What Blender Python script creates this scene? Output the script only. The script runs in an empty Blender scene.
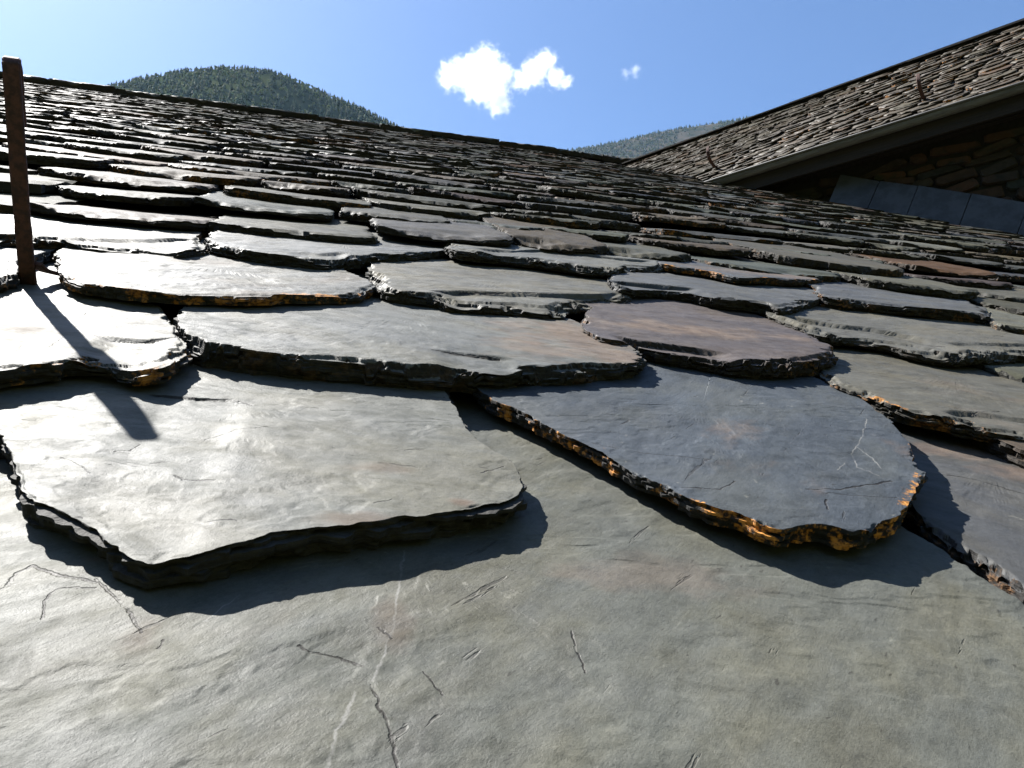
import bpy, math, random
import numpy as np
from math import radians, sin, cos, tan, atan, atan2, pi, sqrt
from mathutils import Vector, Matrix

scene = bpy.context.scene
col = scene.collection
random.seed(7)

# ------------------------------------------------------------------ frames
FOCAL, PHI, PSI, DOWN = 750.0, radians(31), radians(15), radians(19.1)
H = 0.26                       # camera height above the slates, along the roof normal
S = H / 0.31
THETA = atan(tan(PHI) * cos(PSI)) - DOWN
Rw = np.array([cos(PSI), -sin(PSI), 0.0])
Fw = np.array([sin(PSI) * cos(THETA), cos(PSI) * cos(THETA), sin(THETA)])
Uw = np.cross(Rw, Fw)
ROOF = np.array([[1, 0, 0], [0, cos(PHI), sin(PHI)], [0, -sin(PHI), cos(PHI)]])   # rows: roof x, y, normal in world
CAM = np.array([0.0, 0.0, 6.5])
ORIGIN = CAM - H * ROOF[2]     # roof origin in world
Rr, Fr, Ur = ROOF @ Rw, ROOF @ Fw, ROOF @ Uw

def world_at(px, py, depth):
    return CAM + depth * (Fw + Rw * (px - 512) / FOCAL + Uw * (384 - py) / FOCAL)

def roof_hit(px, py, z0=0.0, yf=0.0, tilt=0.0):
    """where the sight line through a pixel meets the slate plane z = z0 - tilt*(y-yf), in roof coordinates"""
    d = Fr * FOCAL + Rr * (px - 512) + Ur * (384 - py)
    t = (z0 + tilt * yf - H) / (d[2] + tilt * d[1])
    return np.array([0, 0, H]) + t * d

# ------------------------------------------------------------------ camera, sun, sky, exposure
cam_data = bpy.data.cameras.new('camera')
cam = bpy.data.objects.new('camera', cam_data)
col.objects.link(cam)
cam_data.sensor_width = 36.0
cam_data.lens = FOCAL / 1024 * 36.0
cam_data.clip_start = 0.01
cam_data.clip_end = 60000
m = Matrix(((Rw[0], Uw[0], -Fw[0], CAM[0]), (Rw[1], Uw[1], -Fw[1], CAM[1]), (Rw[2], Uw[2], -Fw[2], CAM[2]), (0, 0, 0, 1)))
cam.matrix_world = m
cam_data.dof.use_dof = True
cam_data.dof.focus_distance = 1.2
cam_data.dof.aperture_fstop = 45.0
cam_data.lens = FOCAL / 1024 * 36.0
scene.camera = cam

SUN_EL_ROOF = radians(25.5)
sr = np.array([-0.44 * cos(SUN_EL_ROOF), 0.898 * cos(SUN_EL_ROOF), sin(SUN_EL_ROOF)])
sun_dir = ROOF.T @ sr          # towards the sun, world
sun_dir /= np.linalg.norm(sun_dir)
sun_el = math.asin(sun_dir[2]); sun_az = atan2(sun_dir[0], sun_dir[1])
sl = bpy.data.lights.new('sun', 'SUN')
sl.energy = 5.0
sl.angle = radians(0.5)
sl.color = (1.0, 0.97, 0.925)
so = bpy.data.objects.new('sun', sl)
col.objects.link(so)
so.rotation_euler = Vector(sun_dir).to_track_quat('Z', 'Y').to_euler()
so.location = (0, 0, 30)

world = bpy.data.worlds.new('World')
scene.world = world
world.use_nodes = True
wn = world.node_tree.nodes; wl = world.node_tree.links
wn.clear()
sky = wn.new('ShaderNodeTexSky'); sky.sky_type = 'NISHITA'; sky.sun_disc = False
sky.sun_elevation = sun_el; sky.sun_rotation = sun_az
sky.altitude = 0; sky.air_density = 1.0; sky.dust_density = 1.2; sky.ozone_density = 10.0
bg = wn.new('ShaderNodeBackground'); bg.inputs['Strength'].default_value = 0.05
wo = wn.new('ShaderNodeOutputWorld')
wl.new(sky.outputs[0], bg.inputs[0]); wl.new(bg.outputs[0], wo.inputs[0])

scene.view_settings.view_transform = 'Standard'
scene.view_settings.look = 'None'
scene.view_settings.gamma = 1.0
scene.view_settings.exposure = 1.85
scene.view_settings.use_curve_mapping = False
scene.cycles.use_denoising = True
scene.cycles.max_bounces = 16
scene.cycles.diffuse_bounces = 3
scene.cycles.glossy_bounces = 3
scene.cycles.volume_bounces = 14
scene.cycles.use_adaptive_sampling = True

# ------------------------------------------------------------------ noise
def _h(ix, iy, seed):
    n = (ix.astype(np.int64) * 374761393 + iy.astype(np.int64) * 668265263 + seed * 1442695041) & 0xFFFFFFFF
    n = ((n ^ (n >> 13)) * 1274126177) & 0xFFFFFFFF
    n = ((n ^ (n >> 16)) * 2246822519) & 0xFFFFFFFF
    return ((n ^ (n >> 15)) & 0xFFFFFF) / float(0xFFFFFF) * 2 - 1

def vn(x, y, seed=0):
    x = np.asarray(x, float); y = np.asarray(y, float)
    x, y = np.broadcast_arrays(x, y)
    ix = np.floor(x); iy = np.floor(y); fx = x - ix; fy = y - iy
    sx = fx * fx * fx * (fx * (fx * 6 - 15) + 10); sy = fy * fy * fy * (fy * (fy * 6 - 15) + 10)
    a = _h(ix, iy, seed); b = _h(ix + 1, iy, seed); c = _h(ix, iy + 1, seed); d = _h(ix + 1, iy + 1, seed)
    return (a + (b - a) * sx) * (1 - sy) + (c + (d - c) * sx) * sy

def fbm(x, y, seed=0, o=4, g=0.5):
    r = 0; a = 1.0; t = 0; f = 1.0
    for k in range(o):
        r = r + a * vn(x * f + 17.3 * k, y * f - 9.1 * k, seed + k * 31); t += a; a *= g; f *= 2.03
    return r / t

def vl(x, y, seed=0):
    x = np.asarray(x, float); y = np.asarray(y, float)
    x, y = np.broadcast_arrays(x, y)
    ix = np.floor(x); iy = np.floor(y); fx = x - ix; fy = y - iy
    a = _h(ix, iy, seed); b = _h(ix + 1, iy, seed); c = _h(ix, iy + 1, seed); d = _h(ix + 1, iy + 1, seed)
    return (a + (b - a) * fx) * (1 - fy) + (c + (d - c) * fx) * fy

def fbl(x, y, seed=0, o=4, g=0.55):
    r = 0; a = 1.0; t = 0; f = 1.0
    for k in range(o):
        ca, sa = cos(0.7 * k + 0.3), sin(0.7 * k + 0.3)
        r = r + a * vl((x * ca - y * sa) * f + 17.3 * k, (x * sa + y * ca) * f - 9.1 * k, seed + k * 31); t += a; a *= g; f *= 2.03
    return r / t

def sstep(a, b, x):
    t = np.clip((x - a) / (b - a), 0, 1)
    return t * t * (3 - 2 * t)

# ------------------------------------------------------------------ mesh helpers
def np_mesh(name, verts, polys_list, mats=(), smooth=None, matidx=None, attrs=None):
    """polys_list: list of int arrays (n,k)"""
    me = bpy.data.meshes.new(name)
    verts = np.asarray(verts, np.float32)
    me.vertices.add(len(verts)); me.vertices.foreach_set('co', verts.ravel())
    loops = np.concatenate([p.ravel() for p in polys_list]).astype(np.int32)
    tot = np.concatenate([np.full(len(p), p.shape[1], np.int32) for p in polys_list])
    start = np.concatenate([[0], np.cumsum(tot)[:-1]]).astype(np.int32)
    me.loops.add(len(loops)); me.loops.foreach_set('vertex_index', loops)
    me.polygons.add(len(tot)); me.polygons.foreach_set('loop_start', start); me.polygons.foreach_set('loop_total', tot)
    if matidx is not None: me.polygons.foreach_set('material_index', np.asarray(matidx, np.int32))
    if smooth is None: smooth = np.zeros(len(tot), bool)
    me.polygons.foreach_set('use_smooth', np.asarray(smooth, bool))
    for mt in mats: me.materials.append(mt)
    for an, (kind, data) in (attrs or {}).items():
        a = me.attributes.new(an, kind, 'POINT')
        if kind == 'FLOAT': a.data.foreach_set('value', np.asarray(data, np.float32))
        else: a.data.foreach_set('color', np.asarray(data, np.float32).ravel())
    me.update(calc_edges=True)
    return me

def link(name, me, parent=None, loc=(0, 0, 0), rot=(0, 0, 0)):
    o = bpy.data.objects.new(name, me); col.objects.link(o)
    o.location = loc; o.rotation_euler = rot
    if parent is not None: o.parent = parent
    return o

def thing(name, label, cat, loc=(0, 0, 0), rot=(0, 0, 0), group=None):
    o = link(name, None, None, loc, rot)
    o['label'] = label; o['category'] = cat
    if group: o['group'] = group
    return o

BOX = np.array([[0, 3, 2, 1], [4, 5, 6, 7], [0, 1, 5, 4], [1, 2, 6, 5], [2, 3, 7, 6], [3, 0, 4, 7]])
def box_v(x0, x1, y0, y1, z0, z1):
    return np.array([[x0, y0, z0], [x1, y0, z0], [x1, y1, z0], [x0, y1, z0], [x0, y0, z1], [x1, y0, z1], [x1, y1, z1], [x0, y1, z1]], float)

def resample(pts, n, weight=None):
    pts = np.asarray(pts, float)
    q = np.vstack([pts, pts[:1]])
    seg = np.linalg.norm(np.diff(q, axis=0), axis=1)
    if weight is not None: seg = seg * weight
    c = np.concatenate([[0], np.cumsum(seg)])
    t = np.linspace(0, c[-1], n, endpoint=False)
    return np.stack([np.interp(t, c, q[:, k]) for k in range(2)], 1)

def catmull(pts, k=6):
    p = np.asarray(pts, float); out = []
    for i in range(len(p) - 1):
        p0 = p[max(i - 1, 0)]; p1 = p[i]; p2 = p[i + 1]; p3 = p[min(i + 2, len(p) - 1)]
        for t in np.linspace(0, 1, k, endpoint=False):
            out.append(0.5 * (2 * p1 + (p2 - p0) * t + (2 * p0 - 5 * p1 + 4 * p2 - p3) * t * t + (3 * p1 - p0 - 3 * p2 + p3) * t ** 3))
    out.append(p[-1])
    return np.array(out)

# ------------------------------------------------------------------ materials
def nd(nt, typ, **kw):
    n = nt.nodes.new(typ)
    for k, v in kw.items():
        if k in n.inputs.keys(): n.inputs[k].default_value = v
        else: setattr(n, k, v)
    return n

def new_mat(name):
    mt = bpy.data.materials.new(name); mt.use_nodes = True
    nt = mt.node_tree; nt.nodes.clear()
    out = nt.nodes.new('ShaderNodeOutputMaterial'); b = nt.nodes.new('ShaderNodeBsdfPrincipled')
    nt.links.new(b.outputs[0], out.inputs['Surface'])
    return mt, nt, b, out

def mth(nt, op, a, b=None, c=None, clamp=False):
    n = nt.nodes.new('ShaderNodeMath'); n.operation = op; n.use_clamp = clamp
    for i, v in enumerate((a, b, c)):
        if v is None: continue
        if isinstance(v, (int, float)): n.inputs[i].default_value = v
        else: nt.links.new(v, n.inputs[i])
    return n.outputs[0]

def maprange(nt, v, a, b, c=0.0, d=1.0, smooth=True):
    n = nt.nodes.new('ShaderNodeMapRange')
    if smooth: n.interpolation_type = 'SMOOTHSTEP'
    nt.links.new(v, n.inputs[0])
    for i, x in enumerate((a, b, c, d)): n.inputs[1 + i].default_value = x
    return n.outputs[0]

def mixc(nt, fac, a, b, mode='MIX'):
    n = nt.nodes.new('ShaderNodeMix'); n.data_type = 'RGBA'; n.blend_type = mode
    for i, v in ((0, fac), (6, a), (7, b)):
        if isinstance(v, (int, float)): n.inputs[i].default_value = v
        elif isinstance(v, tuple): n.inputs[i].default_value = (*v, 1)
        else: nt.links.new(v, n.inputs[i])
    return n.outputs[2]

def noise(nt, vec, scale, detail=4, rough=0.55, stretch=None, dist=0.0):
    if stretch:
        mp = nt.nodes.new('ShaderNodeMapping'); mp.inputs['Scale'].default_value = stretch
        nt.links.new(vec, mp.inputs[0]); vec = mp.outputs[0]
    n = nt.nodes.new('ShaderNodeTexNoise'); n.inputs['Scale'].default_value = scale
    n.inputs['Detail'].default_value = detail; n.inputs['Roughness'].default_value = rough; n.inputs['Distortion'].default_value = dist
    nt.links.new(vec, n.inputs['Vector'])
    return n.outputs[0]

def tint_source(nt, per_face):
    """tint colour, rust amount, texture vector"""
    tc = nt.nodes.new('ShaderNodeTexCoord')
    if per_face:
        a = nd(nt, 'ShaderNodeAttribute', attribute_name='tint')
        r = nd(nt, 'ShaderNodeAttribute', attribute_name='rust')
        return a.outputs['Color'], r.outputs['Fac'], tc.outputs['Object']
    oi = nt.nodes.new('ShaderNodeObjectInfo')
    r = nd(nt, 'ShaderNodeAttribute', attribute_name='rust'); r.attribute_type = 'OBJECT'
    k = nt.nodes.new('ShaderNodeVectorMath'); k.operation = 'MULTIPLY_ADD'
    nt.links.new(oi.outputs['Random'], k.inputs[0]); k.inputs[1].default_value = (37.0, 91.0, 53.0)
    vr = nt.nodes.new('ShaderNodeVectorRotate'); vr.rotation_type = 'Z_AXIS'      # each slate was split along its own grain
    nt.links.new(tc.outputs['Object'], vr.inputs['Vector'])
    nt.links.new(mth(nt, 'MULTIPLY', mth(nt, 'SUBTRACT', oi.outputs['Random'], 0.5), 1.7), vr.inputs['Angle'])
    nt.links.new(vr.outputs[0], k.inputs[2])
    return oi.outputs['Color'], r.outputs['Fac'], k.outputs[0]

def line_mask(nt, pos, lines, soft=0.35):
    best = None
    for line, wd in lines:
        for a, b in zip(line[:-1], line[1:]):
            ab = b - a; L2 = float(ab @ ab)
            if L2 < 1e-12: continue
            def vm(op, x, y=None):
                n = nt.nodes.new('ShaderNodeVectorMath'); n.operation = op
                for i, v in enumerate((x, y)):
                    if v is None: continue
                    if isinstance(v, tuple): n.inputs[i].default_value = v
                    else: nt.links.new(v, n.inputs[i])
                return n
            rel = vm('SUBTRACT', pos, (float(a[0]), float(a[1]), 0.0)).outputs[0]
            t_ = mth(nt, 'MULTIPLY', vm('DOT_PRODUCT', rel, (float(ab[0] / L2), float(ab[1] / L2), 0.0)).outputs['Value'], 1.0, clamp=True)
            sc = nt.nodes.new('ShaderNodeVectorMath'); sc.operation = 'SCALE'; sc.inputs[0].default_value = (float(ab[0]), float(ab[1]), 0.0); nt.links.new(t_, sc.inputs['Scale'])
            d_ = mth(nt, 'DIVIDE', vm('DISTANCE', rel, sc.outputs[0]).outputs['Value'], float(wd))
            best = d_ if best is None else mth(nt, 'MINIMUM', best, d_)
    return maprange(nt, best, soft, 1.0, 1.0, 0.0)

def slate_top(name, per_face=False, fine=1.0, cracks=(), veins=(), lichen=False, matt=False):
    mt, nt, b, out = new_mat(name)
    tint, rust, vec = tint_source(nt, per_face)
    L = nt.links.new
    n1 = noise(nt, vec, 4.0, 5, 0.6)
    n2 = noise(nt, vec, 34.0, 6, 0.65)
    ns = noise(nt, vec, 9.0, 6, 0.62, stretch=(0.55, 2.2, 1.0), dist=0.4)
    n4 = noise(nt, vec, 300.0, 5, 0.7)
    v = mth(nt, 'ADD', mth(nt, 'MULTIPLY', n1, 0.55), mth(nt, 'MULTIPLY', ns, 0.55))
    v = mth(nt, 'ADD', v, mth(nt, 'MULTIPLY', n2, 0.60))
    n5 = noise(nt, vec, 900.0, 3, 0.7)
    v = mth(nt, 'ADD', v, mth(nt, 'MULTIPLY', mth(nt, 'ADD', mth(nt, 'MULTIPLY', n4, 0.6), mth(nt, 'MULTIPLY', n5, 0.4)), 1.1))
    val = maprange(nt, v, 1.02, 1.82, 0.52, 1.50, smooth=False)
    c = mixc(nt, 1.0, mixc(nt, 1.0, tint, (ALB, ALB, ALB), 'MULTIPLY'), val, 'MULTIPLY')
    # warm / cool drift of the stone
    warm = maprange(nt, noise(nt, vec, 7.0, 4, 0.6, stretch=(1, 1.6, 1)), 0.40, 0.66)
    c = mixc(nt, mth(nt, 'MULTIPLY', warm, 0.38), c, mixc(nt, 1.0, c, (1.22, 1.06, 0.74), 'MULTIPLY'))
    # brown iron stains
    st = maprange(nt, noise(nt, vec, 3.2, 6, 0.62, stretch=(1, 1.7, 1)), 0.56, 0.70)
    sa = nd(nt, 'ShaderNodeAttribute', attribute_name='stain')
    st = mth(nt, 'MULTIPLY', mth(nt, 'MULTIPLY', st, rust), 0.55)
    st = mth(nt, 'MAXIMUM', st, mth(nt, 'MULTIPLY', sa.outputs['Fac'], maprange(nt, v, 1.0, 1.6, 0.45, 1.0)))
    c = mixc(nt, mth(nt, 'MULTIPLY', st, 0.9, clamp=True), c, mixc(nt, maprange(nt, n2, 0.35, 0.7), (0.088, 0.062, 0.048), (0.118, 0.088, 0.067)))
    # pale crust lichen and mineral flecks
    fl = maprange(nt, noise(nt, vec, 75.0, 3, 0.7), 0.665, 0.73)
    fm = maprange(nt, noise(nt, vec, 6.0, 3, 0.6), 0.42, 0.62)
    c = mixc(nt, mth(nt, 'MULTIPLY', mth(nt, 'MULTIPLY', fl, fm), 0.55), c, (0.17, 0.165, 0.14))
    dk = maprange(nt, noise(nt, vec, 110.0, 2, 0.7, stretch=(0.6, 1.5, 1)), 0.69, 0.74)
    c = mixc(nt, mth(nt, 'MULTIPLY', dk, 0.6), c, (0.02, 0.018, 0.015))
    ds = maprange(nt, noise(nt, vec, 24.0, 4, 0.62, stretch=(0.42, 3.0, 1), dist=0.35), 0.668, 0.695)
    c = mixc(nt, mth(nt, 'MULTIPLY', ds, 0.45), c, (0.016, 0.013, 0.010))
    if lichen:
        la = nd(nt, 'ShaderNodeAttribute', attribute_name='rimzone')
        lm = maprange(nt, mth(nt, 'ADD', noise(nt, vec, 42.0, 7, 0.75), mth(nt, 'MULTIPLY', la.outputs['Fac'], 0.34)), 0.735, 0.815)
        c = mixc(nt, mth(nt, 'MULTIPLY', lm, mth(nt, 'GREATER_THAN', la.outputs['Fac'], 0.02)), c, mixc(nt, maprange(nt, n4, 0.38, 0.6), (0.12, 0.045, 0.012), (0.42, 0.20, 0.05)))
    va = nd(nt, 'ShaderNodeAttribute', attribute_name='vein')
    c = mixc(nt, mth(nt, 'MULTIPLY', va.outputs['Fac'], maprange(nt, n2, 0.38, 0.6, 0.05, 0.6)), c, (0.22, 0.215, 0.20))
    ca = nd(nt, 'ShaderNodeAttribute', attribute_name='crack')
    c = mixc(nt, mth(nt, 'MULTIPLY', ca.outputs['Fac'], 0.85), c, (0.008, 0.006, 0.005))
    ckm = None
    if cracks or veins:
        lc = nt.nodes.new('ShaderNodeTexCoord')
        wn_ = nt.nodes.new('ShaderNodeTexNoise'); wn_.inputs['Scale'].default_value = 34.0; wn_.inputs['Detail'].default_value = 5.0; wn_.inputs['Roughness'].default_value = 0.65
        L(lc.outputs['Object'], wn_.inputs['Vector'])
        wv = nt.nodes.new('ShaderNodeVectorMath'); wv.operation = 'MULTIPLY_ADD'
        L(wn_.outputs['Color'], wv.inputs[0]); wv.inputs[1].default_value = (0.012, 0.012, 0); wv.inputs[2].default_value = (-0.006, -0.006, 0)
        ad = nt.nodes.new('ShaderNodeVectorMath'); ad.operation = 'ADD'; L(lc.outputs['Object'], ad.inputs[0]); L(wv.outputs[0], ad.inputs[1])
        fl2 = nt.nodes.new('ShaderNodeVectorMath'); fl2.operation = 'MULTIPLY'; L(ad.outputs[0], fl2.inputs[0]); fl2.inputs[1].default_value = (1, 1, 0)
        if veins:
            vmk = line_mask(nt, fl2.outputs[0], veins, 0.0)
            c = mixc(nt, mth(nt, 'MULTIPLY', vmk, maprange(nt, n2, 0.36, 0.6, 0.15, 0.8)), c, (0.20, 0.195, 0.18))
        if cracks:
            ckm = mth(nt, 'MULTIPLY', line_mask(nt, fl2.outputs[0], cracks), maprange(nt, noise(nt, vec, 55.0, 3), 0.30, 0.5, 0.15, 1.0))
            c = mixc(nt, mth(nt, 'MULTIPLY', ckm, 0.85), c, (0.012, 0.010, 0.008))
    if matt: c = mixc(nt, 1.0, c, (0.96, 0.95, 0.92), 'MULTIPLY')
    L(c, b.inputs['Base Color'])
    rg = mth(nt, 'ADD', mth(nt, 'MULTIPLY', n2, 0.28), mth(nt, 'MULTIPLY', n1, 0.16))
    rg = mth(nt, 'ADD', rg, 0.37)
    rg = mth(nt, 'ADD', rg, mth(nt, 'MULTIPLY', st, 0.25), clamp=True)
    L(rg, b.inputs['Roughness'])
    gl = noise(nt, vec, 22.0, 8, 0.74, stretch=(0.8, 1.5, 1), dist=0.8)
    L(maprange(nt, gl, 0.33, 0.66, 0.06, 0.25), b.inputs['Specular IOR Level'])
    # relief: grain, ripples along the cleavage, thin flake steps
    tf = noise(nt, vec, 5.0, 6, 0.6, stretch=(0.7, 2.0, 1.0), dist=0.6)
    ter = mth(nt, 'DIVIDE', mth(nt, 'FLOOR', mth(nt, 'MULTIPLY', tf, 10.0)), 10.0)
    hgt = mth(nt, 'ADD', mth(nt, 'MULTIPLY', ter, 1.1), mth(nt, 'MULTIPLY', n2, 0.28))
    hgt = mth(nt, 'ADD', hgt, mth(nt, 'ADD', mth(nt, 'MULTIPLY', n4, 0.17 * fine), mth(nt, 'MULTIPLY', n5, 0.12 * fine)))
    hgt = mth(nt, 'ADD', hgt, mth(nt, 'MULTIPLY', noise(nt, vec, 60.0, 6, 0.7, stretch=(0.5, 1.6, 1)), 0.30))
    hgt = mth(nt, 'SUBTRACT', hgt, mth(nt, 'MULTIPLY', ds, 0.3))
    if ckm is not None: hgt = mth(nt, 'SUBTRACT', hgt, mth(nt, 'MULTIPLY', ckm, 0.35))
    bp = nd(nt, 'ShaderNodeBump'); bp.inputs['Strength'].default_value = 0.55; bp.inputs['Distance'].default_value = 0.004
    L(hgt, bp.inputs['Height']); L(bp.outputs[0], b.inputs['Normal'])
    if matt:
        df = nt.nodes.new('ShaderNodeBsdfDiffuse'); df.inputs['Roughness'].default_value = 1.0
        L(c, df.inputs['Color']); L(bp.outputs[0], df.inputs['Normal'])
        mx = nt.nodes.new('ShaderNodeMixShader'); mx.inputs[0].default_value = matt
        L(b.outputs[0], mx.inputs[1]); L(df.outputs[0], mx.inputs[2]); L(mx.outputs[0], out.inputs['Surface'])
    return mt

def slate_edge(name, per_face=False):
    mt, nt, b, out = new_mat(name)
    tint, rust, vec = tint_source(nt, per_face)
    L = nt.links.new
    strata = noise(nt, vec, 8.0, 5, 0.65, stretch=(1.5, 1.5, 55.0), dist=0.3)
    grain = noise(nt, vec, 120.0, 4, 0.65)
    v = mth(nt, 'ADD', mth(nt, 'MULTIPLY', strata, 0.7), mth(nt, 'MULTIPLY', grain, 0.45))
    c = mixc(nt, 1.0, mixc(nt, 0.65, mixc(nt, 1.0, tint, (ALB, ALB, ALB), 'MULTIPLY'), (0.020, 0.016, 0.011)), maprange(nt, v, 0.4, 0.8, 0.3, 1.1), 'MULTIPLY')
    om = maprange(nt, noise(nt, vec, 30.0, 7, 0.72), 0.50, 0.58)
    om2 = maprange(nt, noise(nt, vec, 3.5, 3, 0.6), 0.36, 0.56)
    om2 = mth(nt, 'MAXIMUM', om2, mth(nt, 'MULTIPLY', mth(nt, 'SUBTRACT', rust, 1.0), 1.1, clamp=True))
    om = mth(nt, 'MULTIPLY', mth(nt, 'MULTIPLY', om, om2), mth(nt, 'MULTIPLY', mth(nt, 'SUBTRACT', rust, 0.28), 1.1, clamp=True), clamp=True)
    oc = mixc(nt, maprange(nt, grain, 0.38, 0.62), (0.10, 0.034, 0.009), (0.62, 0.27, 0.05))
    c = mixc(nt, om, c, oc)
    L(c, b.inputs['Base Color'])
    b.inputs['Roughness'].default_value = 0.8
    b.inputs['Specular IOR Level'].default_value = 0.3
    bp = nd(nt, 'ShaderNodeBump'); bp.inputs['Strength'].default_value = 0.9; bp.inputs['Distance'].default_value = 0.004
    L(v, bp.inputs['Height']); L(bp.outputs[0], b.inputs['Normal'])
    return mt

ALB = 0.36          # slate is a dark stone
M_TOP = slate_top('slate_surface'); M_EDGE = slate_edge('slate_broken_edge')
M_TOPF = slate_top('slate_surface_far', True, matt=0.6); M_TOPM = slate_top('slate_surface_weathered', matt=0.35); M_EDGEF = slate_edge('slate_broken_edge_far', True)

def simple_mat(name, base, base2=None, rough=0.7, metal=0.0, scale=20.0, bump=0.3, dist=0.003, lo=0.4, hi=0.62, stretch=None):
    mt, nt, b, out = new_mat(name)
    tc = nt.nodes.new('ShaderNodeTexCoord')
    n = noise(nt, tc.outputs['Object'], scale, 6, 0.65, stretch=stretch)
    c = mixc(nt, maprange(nt, n, lo, hi), base, base2 or tuple(x * 0.6 for x in base))
    nt.links.new(c, b.inputs['Base Color'])
    b.inputs['Roughness'].default_value = rough; b.inputs['Metallic'].default_value = metal
    bp = nd(nt, 'ShaderNodeBump'); bp.inputs['Strength'].default_value = bump; bp.inputs['Distance'].default_value = dist
    nt.links.new(n, bp.inputs['Height']); nt.links.new(bp.outputs[0], b.inputs['Normal'])
    return mt

M_RUST = simple_mat('rusty_iron', (0.092, 0.040, 0.031), (0.040, 0.021, 0.019), 0.8, 0.25, 90.0, 0.6, 0.002)
M_ZINC = simple_mat('weathered_zinc', (0.13, 0.13, 0.127), (0.085, 0.083, 0.08), 0.6, 0.15, 14.0, 0.1, 0.002, stretch=(0.4, 3, 3))
M_WOOD = simple_mat('dark_boards', (0.022, 0.016, 0.012), (0.012, 0.009, 0.007), 0.85, 0.0, 12.0, 0.4, 0.004, stretch=(0.3, 6, 6))
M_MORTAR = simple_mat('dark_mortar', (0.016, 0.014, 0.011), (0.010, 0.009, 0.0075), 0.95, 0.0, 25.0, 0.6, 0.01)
M_FLASH = simple_mat('blue_grey_slab', (0.050, 0.058, 0.075), (0.028, 0.033, 0.043), 0.6, 0.0, 9.0, 0.3, 0.003)

def stone_mat():
    mt, nt, b, out = new_mat('rubble_stone')
    tint, rust, vec = tint_source(nt, False)
    n = noise(nt, vec, 14.0, 6, 0.65)
    c = mixc(nt, 1.0, tint, maprange(nt, n, 0.3, 0.7, 0.5, 1.4), 'MULTIPLY')
    c = mixc(nt, mth(nt, 'MULTIPLY', maprange(nt, noise(nt, vec, 8.0, 4), 0.4, 0.6), rust), c, (0.055, 0.024, 0.012))
    nt.links.new(c, b.inputs['Base Color']); b.inputs['Roughness'].default_value = 0.9
    bp = nd(nt, 'ShaderNodeBump'); bp.inputs['Strength'].default_value = 0.8; bp.inputs['Distance'].default_value = 0.01
    nt.links.new(n, bp.inputs['Height']); nt.links.new(bp.outputs[0], b.inputs['Normal'])
    return mt
M_STONE = stone_mat()

def earth_mat(name, c1, c2, scale):
    mt, nt, b, out = new_mat(name)
    tc = nt.nodes.new('ShaderNodeTexCoord')
    n = noise(nt, tc.outputs['Object'], scale, 8, 0.65)
    nt.links.new(mixc(nt, maprange(nt, n, 0.38, 0.62), c1, c2), b.inputs['Base Color']); b.inputs['Specular IOR Level'].default_value = 0.0
    b.inputs['Roughness'].default_value = 0.95
    return mt
M_GROUND = earth_mat('valley_grass', (0.04, 0.06, 0.02), (0.07, 0.065, 0.03), 0.02)
M_HILL = earth_mat('hill_undergrowth', (0.03, 0.042, 0.018), (0.05, 0.056, 0.025), 0.03)
M_SCREE = earth_mat('bare_hill_earth', (0.066, 0.054, 0.041), (0.024, 0.027, 0.016), 0.012)

def leaf_mat():
    mt, nt, b, out = new_mat('tree_foliage')
    a = nd(nt, 'ShaderNodeAttribute', attribute_name='tint')
    nt.links.new(a.outputs['Color'], b.inputs['Base Color'])
    b.inputs['Roughness'].default_value = 0.8; b.inputs['Specular IOR Level'].default_value = 0.05
    return mt
M_LEAF = leaf_mat()

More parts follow.
